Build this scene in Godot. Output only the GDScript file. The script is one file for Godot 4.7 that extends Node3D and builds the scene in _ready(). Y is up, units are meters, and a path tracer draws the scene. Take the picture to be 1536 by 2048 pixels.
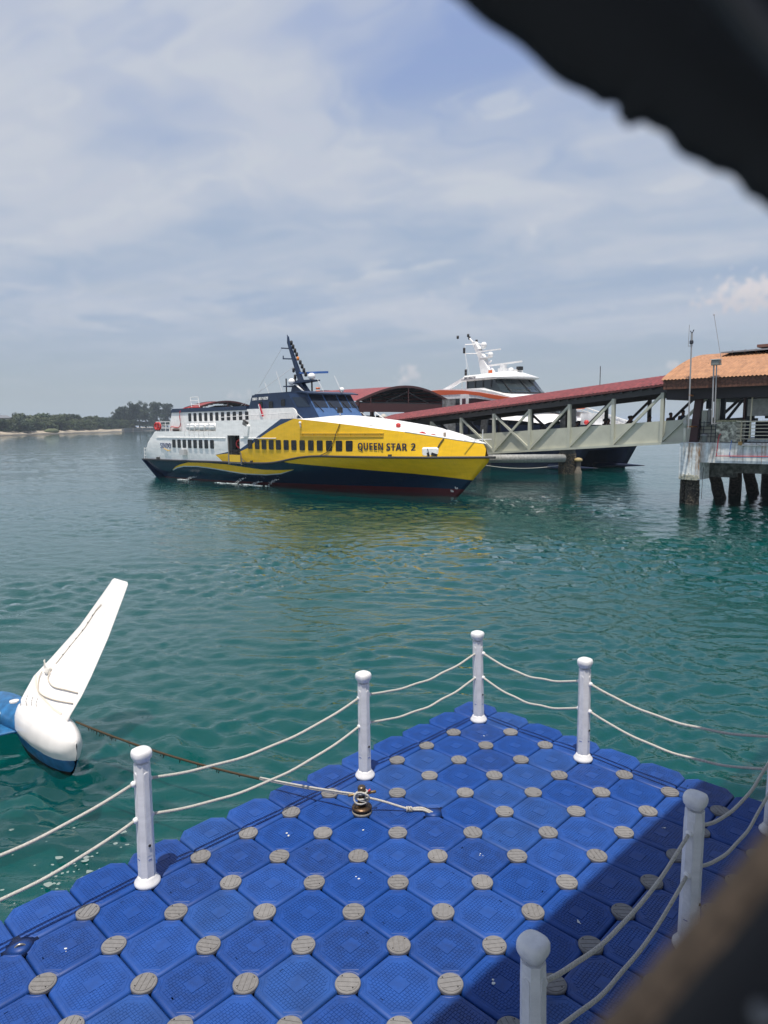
extends Node3D

# ------------------------------------------------------------------ mesh builder
class MB:
	var st := SurfaceTool.new()
	var n := 0
	func _init(smooth := false):
		st.begin(Mesh.PRIMITIVE_TRIANGLES)
		st.set_smooth_group(0 if smooth else -1)
	func v(p: Vector3, uv := Vector2.ZERO):
		st.set_uv(uv)
		st.add_vertex(p)
		n += 1
	func tri(a: Vector3, b: Vector3, c: Vector3):
		v(a); v(b); v(c)
	func quad(a: Vector3, b: Vector3, c: Vector3, d: Vector3):
		tri(a, b, c); tri(a, c, d)
	func box(c: Vector3, s: Vector3, bs := Basis.IDENTITY):
		var h := s * 0.5
		var x := bs.x * h.x
		var y := bs.y * h.y
		var z := bs.z * h.z
		face(c + x, y, z); face(c - x, z, y)
		face(c + y, z, x); face(c - y, x, z)
		face(c + z, x, y); face(c - z, y, x)
	func face(c: Vector3, a: Vector3, b: Vector3):   # outward = a x b
		quad(c - a - b, c - a + b, c + a + b, c + a - b)
	func bar(a: Vector3, b: Vector3, w: float, h: float, up := Vector3.UP):
		var d := b - a
		var l := d.length()
		if l < 1e-5: return
		d /= l
		var side := up.cross(d)
		if side.length() < 1e-3: side = Vector3.RIGHT.cross(d)
		side = side.normalized()
		box((a + b) * 0.5, Vector3(w, h, l), Basis(side, d.cross(side), d))
	func cbox(c: Vector3, s: Vector3, r: float, bs := Basis.IDENTITY):   # box with its vertical and top edges chamfered
		var hx := s.x * 0.5
		var hz := s.z * 0.5
		var ring := func(y: float, i: float) -> PackedVector3Array:
			var o := PackedVector3Array()
			for q in [[hx - i, hz - i - r], [hx - i - r, hz - i], [-hx + i + r, hz - i], [-hx + i, hz - i - r], [-hx + i, -hz + i + r], [-hx + i + r, -hz + i], [hx - i - r, -hz + i], [hx - i, -hz + i + r]]:
				o.append(c + bs * Vector3(q[0], y, q[1]))
			return o
		loft([ring.call(-s.y * 0.5, 0.0), ring.call(s.y * 0.5 - r, 0.0), ring.call(s.y * 0.5, r)], true, true)
	func loft(rings: Array, closed := true, caps := false, uvs: Array = []):
		for k in rings.size() - 1:
			var a: PackedVector3Array = rings[k]
			var b: PackedVector3Array = rings[k + 1]
			var m := a.size()
			for i in (m if closed else m - 1):
				var j := (i + 1) % m
				if uvs.size():
					v(a[i], uvs[k][i]); v(a[j], uvs[k][j]); v(b[j], uvs[k + 1][j])
					v(a[i], uvs[k][i]); v(b[j], uvs[k + 1][j]); v(b[i], uvs[k + 1][i])
				else:
					quad(a[i], a[j], b[j], b[i])
		if caps:
			fan(rings[0], true)
			fan(rings[rings.size() - 1], false)
	func fan(r: PackedVector3Array, rev: bool):
		var c := Vector3.ZERO
		for p in r: c += p
		c /= r.size()
		for i in r.size():
			var j := (i + 1) % r.size()
			if rev: tri(c, r[j], r[i])
			else: tri(c, r[i], r[j])
	func tube(pts: PackedVector3Array, r, sides := 6, caps := true):
		var rings := []
		var up := Vector3.UP
		for i in pts.size():
			var d := (pts[mini(i + 1, pts.size() - 1)] - pts[maxi(i - 1, 0)]).normalized()
			var s := d.cross(up)
			if s.length() < 0.05: s = d.cross(Vector3.RIGHT)
			s = s.normalized()
			var u := s.cross(d)
			var ring := PackedVector3Array()
			var rr: float = r[i] if r is Array or r is PackedFloat32Array else r
			for k in sides:
				var t := TAU * k / sides
				ring.append(pts[i] + (s * cos(t) + u * sin(t)) * rr)
			rings.append(ring)
		loft(rings, true, caps)
	func rod(a: Vector3, b: Vector3, r: float, sides := 6):
		tube(PackedVector3Array([a, b]), r, sides)
	func lathe(prof: Array, sides := 16, at := Vector3.ZERO, bs := Basis.IDENTITY, off := 0.0):
		var rings := []
		for p in prof:
			var ring := PackedVector3Array()
			for k in sides:
				var t := TAU * (k + off) / sides
				ring.append(at + bs * Vector3(cos(t) * p[0], p[1], sin(t) * p[0]))
			rings.append(ring)
		loft(rings, true, true)
	func ball(c: Vector3, r: Vector3, seg := 10):
		var rings := []
		for i in range(1, seg):
			var a := PI * i / seg - PI / 2
			var ring := PackedVector3Array()
			for k in seg * 2:
				var t := TAU * k / (seg * 2)
				ring.append(c + Vector3(cos(t) * cos(a), sin(a), sin(t) * cos(a)) * r)
			rings.append(ring)
		loft(rings, true, true)
	func torus(c: Vector3, R: float, r: float, bs := Basis.IDENTITY, seg := 16):
		var rings := []
		for i in seg + 1:
			var t := TAU * i / seg
			var ring := PackedVector3Array()
			for k in 6:
				var s := TAU * k / 6
				ring.append(c + bs * Vector3(cos(t) * (R + r * cos(s)), sin(t) * (R + r * cos(s)), r * sin(s)))
			rings.append(ring)
		loft(rings, true, false)
	func prism(poly: PackedVector2Array, z0: float, z1: float, xf := Transform3D()):   # outline in x, y; thickness in z
		var t := Geometry2D.triangulate_polygon(poly)
		for i in range(0, t.size(), 3):
			var a := poly[t[i]]
			var b := poly[t[i + 1]]
			var c := poly[t[i + 2]]
			if (b - a).cross(c - a) > 0:
				var s := b; b = c; c = s
			tri(xf * Vector3(a.x, a.y, z1), xf * Vector3(b.x, b.y, z1), xf * Vector3(c.x, c.y, z1))
			tri(xf * Vector3(a.x, a.y, z0), xf * Vector3(c.x, c.y, z0), xf * Vector3(b.x, b.y, z0))
		var area := 0.0
		for i in poly.size(): area += poly[i].cross(poly[(i + 1) % poly.size()])
		for i in poly.size():
			var a := poly[i]
			var b := poly[(i + 1) % poly.size()]
			if area > 0:
				var s := b; b = a; a = s
			quad(xf * Vector3(a.x, a.y, z1), xf * Vector3(a.x, a.y, z0), xf * Vector3(b.x, b.y, z0), xf * Vector3(b.x, b.y, z1))
	func done() -> ArrayMesh:
		st.generate_normals()
		st.index()
		return st.commit()

# ------------------------------------------------------------------ naming helpers
var taken := {}
func numbered(called: String) -> String:
	var k: int = taken.get(called, 0)
	taken[called] = k + 1
	return called if k == 0 else "%s_%03d" % [called, k]

func obj(called: String, m, material: Material, parent: Node3D = null) -> MeshInstance3D:
	var o := MeshInstance3D.new()
	o.mesh = m.done() if m is MB else m
	o.material_override = material
	if parent == null:
		o.name = numbered(called)
		add_child(o)
	else:
		o.name = called
		parent.add_child(o, true)
		if parent.has_meta("n_" + called):
			var k: int = parent.get_meta("n_" + called)
			parent.set_meta("n_" + called, k + 1)
			o.name = "%s_%03d" % [called, k]
		else:
			parent.set_meta("n_" + called, 1)
	return o

func tag(o: Node3D, label: String, category: String, group := "") -> Node3D:
	o.set_meta("label", label)
	o.set_meta("category", category)
	if group: o.set_meta("group", group)
	return o

func thing(called: String, label: String, category: String, at := Vector3.ZERO, turn := 0.0, group := "") -> Node3D:
	var o := Node3D.new()
	o.name = numbered(called)
	add_child(o)
	o.position = at
	o.rotation_degrees.y = turn
	return tag(o, label, category, group)

func struct(called: String, m, material: Material, kind := "structure") -> MeshInstance3D:
	var o := obj(called, m, material)
	o.set_meta("kind", kind)
	return o

func copy_of(src: Node3D, label := "") -> Node3D:
	var c: Node3D = src.duplicate()
	c.name = numbered(src.name)
	add_child(c)
	if label: c.set_meta("label", label)
	return c

# ------------------------------------------------------------------ materials (base colours are linear)
var mats := {}
var tex := {}
func mat(r: float, g: float, b: float, rough := 0.6, metal := 0.0, weather := 0.0, scale := 1.0) -> StandardMaterial3D:
	var key := "%f %f %f %f %f %f %f" % [r, g, b, rough, metal, weather, scale]
	if mats.has(key): return mats[key]
	var m := StandardMaterial3D.new()
	m.albedo_color = Color(r, g, b).linear_to_srgb()
	m.roughness = rough
	m.metallic = metal
	if weather > 0.0:
		m.albedo_texture = wear(weather)
		m.uv1_triplanar = true
		m.uv1_scale = Vector3.ONE * scale
	mats[key] = m
	return m

func wear(strength: float) -> Texture2D:
	var k := "wear%f" % strength
	if tex.has(k): return tex[k]
	var nz := FastNoiseLite.new()
	nz.seed = 5
	nz.frequency = 0.012
	nz.fractal_octaves = 6
	nz.fractal_gain = 0.6
	var t := NoiseTexture2D.new()
	t.width = 512; t.height = 512
	t.seamless = true
	t.noise = nz
	var g := Gradient.new()
	g.set_color(0, Color(1 - strength, 1 - strength, 1 - strength))
	g.set_color(1, Color(1, 1, 1))
	g.set_offset(0, 0.15); g.set_offset(1, 0.75)
	t.color_ramp = g
	tex[k] = t
	return t

func ramp(pts: Array, x: float) -> float:
	if x <= pts[0][0]: return pts[0][1]
	for i in pts.size() - 1:
		if x <= pts[i + 1][0]:
			return lerpf(pts[i][1], pts[i + 1][1], (x - pts[i][0]) / maxf(pts[i + 1][0] - pts[i][0], 1e-6))
	return pts[pts.size() - 1][1]

func W(x: float, h: float, z: float) -> Vector3: return Vector3(x, h, -z)

func smooth_path(pts: Array, per := 8) -> PackedVector3Array:
	var o := PackedVector3Array()
	for i in pts.size() - 1:
		var p0: Vector3 = pts[maxi(i - 1, 0)]
		var p1: Vector3 = pts[i]
		var p2: Vector3 = pts[i + 1]
		var p3: Vector3 = pts[mini(i + 2, pts.size() - 1)]
		for k in per:
			o.append(p1.cubic_interpolate(p2, p0, p3, float(k) / per))
	o.append(pts[pts.size() - 1])
	return o

func sag(a: Vector3, b: Vector3, drop: float, n := 20, kink := 0.0) -> PackedVector3Array:
	var o := PackedVector3Array()
	for i in n + 1:
		var t := float(i) / n
		var p := a.lerp(b, t) + Vector3.DOWN * drop * 4.0 * t * (1.0 - t)
		p += Vector3(sin(t * 19.0 + a.x * 7.0), sin(t * 23.0 + a.z * 5.0 + drop * 30.0), 0) * kink * sin(PI * t)
		o.append(p)
	return o

func text(called: String, words: String, height: float, material: Material, parent: Node3D, at: Vector3, basis := Basis.IDENTITY, bold := true, width := 0.0) -> MeshInstance3D:
	var f := SystemFont.new()
	f.font_names = PackedStringArray(["Droid Sans"])
	f.font_weight = 700 if bold else 400
	var t := TextMesh.new()
	t.text = words
	t.font = f
	t.font_size = 64
	t.pixel_size = height / 46.0
	t.depth = 0.02
	t.horizontal_alignment = HORIZONTAL_ALIGNMENT_LEFT
	t.vertical_alignment = VERTICAL_ALIGNMENT_BOTTOM
	var o := obj(called, t, material, parent)
	var box := t.get_aabb()
	var b2 := basis * Basis.from_scale(Vector3(width / box.size.x if width > 0.0 else 1.0, height / box.size.y, 1))
	o.transform = Transform3D(b2, at - b2 * Vector3(box.position.x, box.position.y, 0))
	return o

# ------------------------------------------------------------------ sky
func sky_panorama() -> ImageTexture:
	var w := 2048
	var h := 1024
	var data := PackedByteArray()
	data.resize(w * h * 3)
	var veil := FastNoiseLite.new()
	veil.seed = 11; veil.frequency = 0.55; veil.fractal_octaves = 5; veil.fractal_gain = 0.55
	var fine := FastNoiseLite.new()
	fine.seed = 23; fine.frequency = 1.6; fine.fractal_octaves = 5; fine.fractal_gain = 0.6
	var puff := FastNoiseLite.new()
	puff.seed = 4; puff.frequency = 70.0; puff.fractal_octaves = 4
	# small cumulus low over the horizon: azimuth, elevation, half width, half height (degrees)
	var heaps := [[2.5, 3.85, 1.35, 1.15], [1.6, 3.3, 1.0, 0.6], [27.3, 8.6, 4.4, 2.0], [22.5, 3.9, 1.2, 0.45], [-11.5, 2.3, 1.5, 0.5], [41.0, 6.0, 3.0, 1.2], [-62.0, 5.0, 3.4, 1.3], [96.0, 6.5, 4.0, 1.6], [150.0, 5.0, 3.0, 1.1], [-120.0, 7.0, 4.2, 1.5]]
	for j in h:
		var e := PI * (0.5 - (j + 0.5) / h)
		for i in w:
			var at := (j * w + i) * 3
			var az := TAU * (i + 0.5) / w
			var y := sin(e)
			if y < -0.02:
				data[at] = 140; data[at + 1] = 153; data[at + 2] = 162
				continue
			var d := Vector3(sin(az) * cos(e), y, -cos(az) * cos(e))
			var up := clampf(y, 0.0, 1.0)
			# clear air: grey haze at the horizon, blue grey above
			var low := Vector3(171, 182, 190)
			var c := low.lerp(Vector3(160, 177, 201), smoothstep(0.02, 0.17, up))
			c = c.lerp(Vector3(142, 162, 205), smoothstep(0.22, 0.5, up))
			# cirrus veil on a high sheet
			var k := 1.0 / (up + 0.09)
			var p := Vector2(d.x * k, d.z * k)
			var q := Vector2(p.x * 0.86 + p.y * 0.5, -p.x * 0.5 + p.y * 0.86)
			var warp := veil.get_noise_2d(p.x * 0.7 + 9.0, p.y * 0.7)
			var broad := veil.get_noise_2d(q.x * 0.5 + warp * 0.9, q.y * 0.7 - 3.0)
			var thread := fine.get_noise_2d(q.x * 0.45 + warp * 1.3, q.y * 1.3)
			var cover := smoothstep(-0.42, 0.42, broad + 0.26 * thread + 0.34 * smoothstep(0.10, 0.17, up) * (1.0 - smoothstep(0.28, 0.44, up)) - 0.10)
			cover *= smoothstep(0.05, 0.17, up)
			c = c.lerp(Vector3(193, 199, 211), cover * 0.9)
			var wisp := smoothstep(0.12, 0.5, thread + 0.3 * broad) * smoothstep(0.06, 0.22, up)
			c = c.lerp(Vector3(203, 208, 215), wisp * 0.32)
			var band := smoothstep(0.05, 0.35, fine.get_noise_2d(az * 2.0 + 3.0, e * 26.0)) * smoothstep(0.015, 0.06, up) * (1.0 - smoothstep(0.16, 0.24, up))
			c = c.lerp(Vector3(182, 190, 200), band * 0.22)
			for hp in heaps:
				var da: float = wrapf(rad_to_deg(az) - hp[0], -180.0, 180.0) / hp[2]
				var de: float = (rad_to_deg(e) - hp[1]) / hp[3]
				if absf(da) < 1.6 and absf(de) < 1.6:
					var s := 0.8 - sqrt(da * da + de * de) + 0.9 * puff.get_noise_3dv(d)
					if de < -0.25: s -= (de + 0.25) * (de + 0.25) * 3.0
					var f := smoothstep(0.0, 0.6, s) * (0.85 if hp[0] > 25.0 else 0.5)
					c = c.lerp(Vector3(196, 195, 203).lerp(Vector3(222, 215, 216), clampf(de + 0.5, 0.0, 1.0)), f)
			data[at] = int(clampf(c.x, 0, 255)); data[at + 1] = int(clampf(c.y, 0, 255)); data[at + 2] = int(clampf(c.z, 0, 255))
	return ImageTexture.create_from_image(Image.create_from_data(w, h, false, Image.FORMAT_RGB8, data))

# ------------------------------------------------------------------ water
func water():
	var a := FastNoiseLite.new()
	a.seed = 2; a.frequency = 0.6; a.fractal_octaves = 3; a.fractal_gain = 0.5; a.fractal_lacunarity = 2.2
	var b := FastNoiseLite.new()
	b.seed = 8; b.frequency = 1.7; b.fractal_octaves = 2; b.fractal_gain = 0.5
	var s := FastNoiseLite.new()
	s.seed = 31; s.frequency = 0.05; s.fractal_octaves = 2
	var na := 460
	var nr := 640
	var a0 := deg_to_rad(-48.0)
	var a1 := deg_to_rad(48.0)
	var verts := PackedVector3Array()
	var uvs := PackedVector2Array()
	verts.resize((na + 1) * (nr + 1)); uvs.resize((na + 1) * (nr + 1))
	for i in nr + 1:
		var r := 1.6 * exp(log(260.0 / 1.6) * i / nr)
		var fade := (1.0 - smoothstep(90.0, 250.0, r)) * smoothstep(1.6, 2.4, r)
		var finefade := 1.0 - smoothstep(14.0, 70.0, r)
		for j in na + 1:
			var t := lerpf(a0, a1, float(j) / na)
			var x := sin(t) * r
			var z := -cos(t) * r
			var calm := clampf(0.72 + 0.8 * s.get_noise_2d(x * 1.0, z * 1.9), 0.4, 1.05)
			var bend := s.get_noise_2d(x * 3.0 + 40.0, z * 3.0) * 1.2
			var n1 := a.get_noise_2d(x * 0.62 + bend + z * 0.16, z * 1.25 + bend)
			var y := (0.5 - absf(n1)) * lerpf(0.15, 0.062, smoothstep(12.0, 45.0, r)) * calm
			if finefade > 0.0:
				y += b.get_noise_2d(x * 0.7 - z * 0.2 + bend, z * 1.45) * 0.062 * finefade * calm
			y += s.get_noise_2d(x * 1.4, z * 3.0) * 0.03
			var k := i * (na + 1) + j
			verts[k] = Vector3(x, (y - 0.03) * fade, z)
			uvs[k] = Vector2(x, z)
	var normals := PackedVector3Array()
	normals.resize(verts.size())
	for i in nr + 1:
		for j in na + 1:
			var u := verts[i * (na + 1) + mini(j + 1, na)] - verts[i * (na + 1) + maxi(j - 1, 0)]
			var v := verts[mini(i + 1, nr) * (na + 1) + j] - verts[maxi(i - 1, 0) * (na + 1) + j]
			normals[i * (na + 1) + j] = u.cross(v).normalized()
	var idx := PackedInt32Array()
	idx.resize(na * nr * 6)
	for i in nr:
		for j in na:
			var k := i * (na + 1) + j
			var q := (i * na + j) * 6
			idx[q] = k; idx[q + 1] = k + na + 1; idx[q + 2] = k + 1
			idx[q + 3] = k + 1; idx[q + 4] = k + na + 1; idx[q + 5] = k + na + 2
	# calm sheet out to the horizon and round behind the camera
	var add := func(x: float, z: float):
		verts.append(Vector3(x, 0, z)); uvs.append(Vector2(x, z)); normals.append(Vector3.UP)
	var rings := [260.0, 420.0, 800.0, 1600.0, 3200.0, 7000.0]
	for q in rings.size() - 1:
		for j in 48:
			var t0 := lerpf(a0, a1, j / 48.0)
			var t1 := lerpf(a0, a1, (j + 1) / 48.0)
			var k := verts.size()
			for c in [[t0, rings[q]], [t1, rings[q]], [t1, rings[q + 1]], [t0, rings[q + 1]]]: add.call(sin(c[0]) * c[1], -cos(c[0]) * c[1])
			for e in [0, 2, 1, 0, 3, 2]: idx.append(k + e)
	for j in 60:
		var t0 := lerpf(a1, TAU + a0, j / 60.0)
		var t1 := lerpf(a1, TAU + a0, (j + 1) / 60.0)
		var k := verts.size()
		for c in [[t0, 1.6], [t1, 1.6], [t1, 7000.0], [t0, 7000.0]]: add.call(sin(c[0]) * c[1], -cos(c[0]) * c[1])
		for e in [0, 2, 1, 0, 3, 2]: idx.append(k + e)
	var arr := []
	arr.resize(Mesh.ARRAY_MAX)
	arr[Mesh.ARRAY_VERTEX] = verts
	arr[Mesh.ARRAY_NORMAL] = normals
	arr[Mesh.ARRAY_TEX_UV] = uvs
	arr[Mesh.ARRAY_INDEX] = idx
	var m := ArrayMesh.new()
	m.add_surface_from_arrays(Mesh.PRIMITIVE_TRIANGLES, arr)
	var w := StandardMaterial3D.new()
	w.albedo_color = Color(0.001, 0.088, 0.084).linear_to_srgb()
	w.albedo_color.a = 0.24
	w.transparency = BaseMaterial3D.TRANSPARENCY_ALPHA
	w.roughness = 0.03
	w.metallic_specular = 0.5
	var nz := FastNoiseLite.new()
	nz.seed = 3; nz.frequency = 0.018; nz.fractal_octaves = 4; nz.fractal_gain = 0.55
	var t := NoiseTexture2D.new()
	t.width = 1024; t.height = 1024; t.seamless = true; t.noise = nz
	w.heightmap_enabled = true
	w.heightmap_texture = t
	w.heightmap_scale = 1.0
	w.uv1_scale = Vector3(0.13, 0.19, 1.0)
	struct("water", m, w)
	# murky depths: a cloudy layer, then the bottom
	for q in [[-0.7, 0.45, 0.086], [-1.7, 1.0, 0.084]]:
		var dm := MB.new()
		dm.quad(Vector3(-2500, q[0], 300), Vector3(-2500, q[0], -6500), Vector3(2500, q[0], -6500), Vector3(2500, q[0], 300))
		var dmat := StandardMaterial3D.new()
		dmat.albedo_color = Color(0.001, q[2], q[2] * 0.96).linear_to_srgb()
		dmat.albedo_color.a = q[1]
		dmat.roughness = 1.0
		dmat.metallic_specular = 0.0
		if q[1] < 1.0: dmat.transparency = BaseMaterial3D.TRANSPARENCY_ALPHA
		struct("deep_water" if q[1] < 1.0 else "sea_bed", dm, dmat)
	# flecks of foam drifting beside the dock
	var f := MB.new()
	var rng := RandomNumberGenerator.new()
	rng.seed = 7
	for k in 90:
		var big := rng.randf() < 0.25
		var c := Vector3(-2.75 + rng.randfn(0, 0.32), 0.02, -6.0 + rng.randfn(0, 0.22))
		if k % 3 == 0: c = Vector3(-2.9 + rng.randfn(0, 0.6), 0.02, -6.1 + rng.randfn(0, 0.5))
		var r := rng.randf_range(0.012, 0.03) * (1.6 if big else 0.7)
		var ring := PackedVector3Array()
		for q in 7:
			var t2 := TAU * q / 7
			ring.append(c + Vector3(cos(t2) * r * rng.randf_range(0.5, 1.4), 0, sin(t2) * r * rng.randf_range(0.4, 1.1)))
		f.fan(ring, true)
	struct("foam", f, mat(0.2, 0.25, 0.24, 0.8), "stuff")

# ------------------------------------------------------------------ floating dock
const DECK := 0.362
func grid(i: float, j: float, h := DECK) -> Vector3:
	var gx := (i - j) * 0.353553 - 0.0059
	var gz := 0.353553 + (i + j) * 0.353553 + 4.2988
	var y := -0.0164
	return W(cos(y) * gx - sin(y) * gz, h, sin(y) * gx + cos(y) * gz)

func dock_block() -> ArrayMesh:
	var m := MB.new()
	var oct := func(half: float, cut: float, y: float) -> PackedVector3Array:
		var o := PackedVector3Array()
		for q in [[half, half - cut], [half - cut, half], [-half + cut, half], [-half, half - cut], [-half, -half + cut], [-half + cut, -half], [half - cut, -half], [half, -half + cut]]:
			o.append(Vector3(q[0], y, q[1]))
		return o
	m.st.set_smooth_group(1)
	m.loft([oct.call(0.235, 0.095, -0.46), oct.call(0.240, 0.095, -0.20), oct.call(0.2445, 0.088, -0.19), oct.call(0.2445, 0.088, -0.03), oct.call(0.2435, 0.088, -0.02), oct.call(0.240, 0.087, -0.0105), oct.call(0.233, 0.086, -0.0035), oct.call(0.223, 0.085, 0.0)], true, false)
	m.st.set_smooth_group(-1)
	m.fan(oct.call(0.223, 0.085, 0.0), false)
	# raised octagonal tread plate and its grip studs
	m.loft([oct.call(0.208, 0.088, 0.0), oct.call(0.206, 0.088, 0.0022), oct.call(0.204, 0.088, 0.0022), oct.call(0.203, 0.088, 0.0004)], true, false)
	m.fan(oct.call(0.203, 0.088, 0.0004), false)
	var pitch := 0.0252
	for a in range(-7, 8):
		for b in range(-7, 8):
			var x := a * pitch
			var z := b * pitch + (0.5 * pitch if (a % 5 == 0) and absi(b) < 7 else 0.0)
			if absf(x) + absf(z) > 0.286 or maxf(absf(x), absf(z)) > 0.194: continue
			if absf(x) < 0.055 and absf(z) < 0.06: continue
			var s := 0.0117
			var t := 0.0110
			var y0 := 0.0002
			var y1 := 0.0036
			var lo := PackedVector3Array([Vector3(x + s, y0, z - s), Vector3(x + s, y0, z + s), Vector3(x - s, y0, z + s), Vector3(x - s, y0, z - s)])
			var hi := PackedVector3Array([Vector3(x + t, y1, z - t), Vector3(x + t, y1, z + t), Vector3(x - t, y1, z + t), Vector3(x - t, y1, z - t)])
			m.loft([lo, hi], true, false)
			m.quad(hi[0], hi[1], hi[2], hi[3])
	m.box(Vector3(0, 0.002, 0), Vector3(0.112, 0.0064, 0.12))
	# moulded lips round the corner pockets
	for q in 4:
		var c := Vector3(0.25, 0, 0.25).rotated(Vector3.UP, q * PI / 2)
		var arc := PackedVector3Array()
		for k in 9:
			var t := lerpf(PI * 1.05, PI * 1.45, k / 8.0) - q * PI / 2
			arc.append(c + Vector3(cos(t) * 0.107, -0.0045 - 0.008 * pow(absf(k - 4.0) / 4.0, 3.0), sin(t) * 0.107))
		m.tube(arc, 0.0095, 8)
	return m.done()

func cap_disc() -> ArrayMesh:
	var m := MB.new()
	m.lathe([[0.082, -0.03], [0.089, -0.012], [0.090, 0.008], [0.086, 0.0135], [0.080, 0.0145]], 28)
	# raised slats that leave fine grooves between them
	for k in 4:
		var x0 := -0.077 + k * 0.0394
		var x1 := x0 + 0.0358
		var poly := PackedVector2Array()
		for s in [0, 1]:
			for q in 5:
				var x := lerpf(x0, x1, (q if s == 0 else 4 - q) / 4.0)
				var z := sqrt(maxf(0.0, 0.0765 * 0.0765 - x * x)) * (1.0 if s == 0 else -1.0)
				poly.append(Vector2(x, z))
		if absf(poly[0].y - poly[9].y) < 1e-4: poly.remove_at(9)
		if k == 3: poly = PackedVector2Array(Array(poly).filter(func(p): return absf(p.y) > 1e-4 or p.x < 0.0 or p.x < 0.0766))
		m.prism(poly, 0.0, 0.0185, Transform3D(Basis(Vector3.RIGHT, Vector3.FORWARD, Vector3.UP), Vector3.ZERO))
	return m.done()

func dock():
	var blue := mat(0.006, 0.054, 0.262, 0.55, 0.0, 0.10, 0.8)
	blue.metallic_specular = 0.42
	var blue2 := mat(0.007, 0.063, 0.295, 0.6, 0.0, 0.12, 0.6)
	var blue3 := mat(0.005, 0.048, 0.236, 0.52, 0.0, 0.14, 1.1)
	var blue4 := mat(0.010, 0.066, 0.278, 0.6, 0.0, 0.16, 0.45)
	var blue5 := mat(0.0055, 0.051, 0.25, 0.54, 0.0, 0.12, 1.5)
	var grey := [mat(0.19, 0.185, 0.185, 0.55, 0.0, 0.07, 3.0), mat(0.21, 0.203, 0.2, 0.6, 0.0, 0.08, 2.0), mat(0.185, 0.178, 0.175, 0.55, 0.0, 0.1, 4.0)]
	var d := thing("floating_dock", "blue floating dock of square plastic cubes with grey round caps", "floating dock")
	var bm := dock_block()
	var cm := cap_disc()
	var hole := MB.new()
	hole.lathe([[0.0055, 0.0], [0.0055, 0.0195]], 8)
	var hm: ArrayMesh = hole.done()
	var black := mat(0.01, 0.01, 0.012, 0.9)
	var rng := RandomNumberGenerator.new()
	rng.seed = 19
	var turn := Basis(Vector3.UP, deg_to_rad(45.0) + 0.0164)
	for i in range(-9, 8):
		for j in range(-4, 5):
			if i + j < -9: continue
			var o := obj("float_block", bm, [blue, blue2, blue3, blue, blue4, blue5][rng.randi() % 6], d)
			o.transform = Transform3D(turn * Basis(Vector3.UP, (rng.randi() % 4) * PI / 2), grid(i + 0.5, j + 0.5) + Vector3(0, rng.randf_range(-0.004, 0.002), 0))
			o.transform.basis = o.transform.basis * Basis(Vector3.RIGHT, rng.randfn(0, 0.004)) * Basis(Vector3.BACK, rng.randfn(0, 0.004))
	var posts := [Vector2i(-2, 4), Vector2i(3, 4), Vector2i(7, 4), Vector2i(7, 1), Vector2i(7, -3), Vector2i(3, -3), Vector2i(-1, -3), Vector2i(-7, 4)]
	var holes := [Vector2i(3, 2), Vector2i(-4, 4)]
	for i in range(-8, 8):
		for j in range(-3, 5):
			var ij := Vector2i(i, j)
			if ij in posts or i + j < -8: continue
			if ij in holes:
				var pit := MB.new(true)
				pit.lathe([[0.13, -0.004], [0.105, -0.02], [0.075, -0.09], [0.06, -0.2], [0.02, -0.205]], 20)
				var po := obj("pocket", pit, blue3, d)
				po.position = grid(i, j)
				continue
			var o := obj("cap", cm, grey[rng.randi() % 3], d)
			o.transform = Transform3D(Basis(Vector3.UP, 0.0164 + (PI / 2 if rng.randf() < 0.45 else 0.0) + rng.randfn(0, 0.12)), grid(i, j))
			obj("screw_hole", hm, black, o).position = Vector3(0.05, 0, -0.045)
			obj("screw_hole", hm, black, o).position = Vector3(-0.048, 0, 0.04)
	# shackle in the near pocket
	var sh := MB.new(true)
	sh.torus(grid(-4, 4, DECK - 0.03), 0.04, 0.008, Basis(Vector3.UP, 0.4))
	obj("shackle", sh, mat(0.45, 0.4, 0.32, 0.35, 0.9), d)
	# dried splashes and scuffs
	var sp := MB.new()
	for q in [[0, 0.6, 1.6, 2.6], [0, 0.4, -1.4, 3.2], [0, 2.6, 0.5, 2.8], [0, 6.4, 3.3, 2.0], [0, 5.6, -1.5, 2.6], [0, -3.6, 3.4, 2.8], [0, 2.3, -1.6, 3.0], [0, -4.4, 4.2, 4.0], [0, 0.5, 3.4, 3.4], [0, 1.5, 2.5, 3.4]]:
		var c := grid(q[1], q[2], DECK + 0.0085)
		for b in 1 + rng.randi() % 3:
			var ring := PackedVector3Array()
			var cc := c + Vector3(rng.randfn(0, 0.022), 0, rng.randfn(0, 0.022))
			var r: float = q[3] * 0.0036 * rng.randf_range(0.4, 1.1)
			for k in 8:
				var t := TAU * k / 8
				ring.append(cc + Vector3(cos(t) * r * rng.randf_range(0.4, 1.5), 0, sin(t) * r * rng.randf_range(0.4, 1.3)))
			sp.fan(ring, true)
	var so := obj("splash_marks", sp, mat(0.6, 0.62, 0.62, 0.8), d)
	so.set_meta("kind", "stuff")
	# ---- posts
	var white := mat(0.74, 0.74, 0.76, 0.36, 0.0, 0.07, 1.6)
	var shaft := MB.new()
	shaft.st.set_smooth_group(-1)
	var prof := [[0.072, 0.02], [0.071, 0.3], [0.067, 1.0], [0.066, 1.07]]
	var rings := []
	for p in prof:
		var ring := PackedVector3Array()
		for k in 4:
			for e in [-1, 1]:
				var t: float = TAU * k / 4 + e * 0.42
				ring.append(Vector3(cos(t), 0, sin(t)) * p[0] + Vector3(0, p[1], 0))
		rings.append(ring)
	shaft.loft(rings, true, true)
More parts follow.
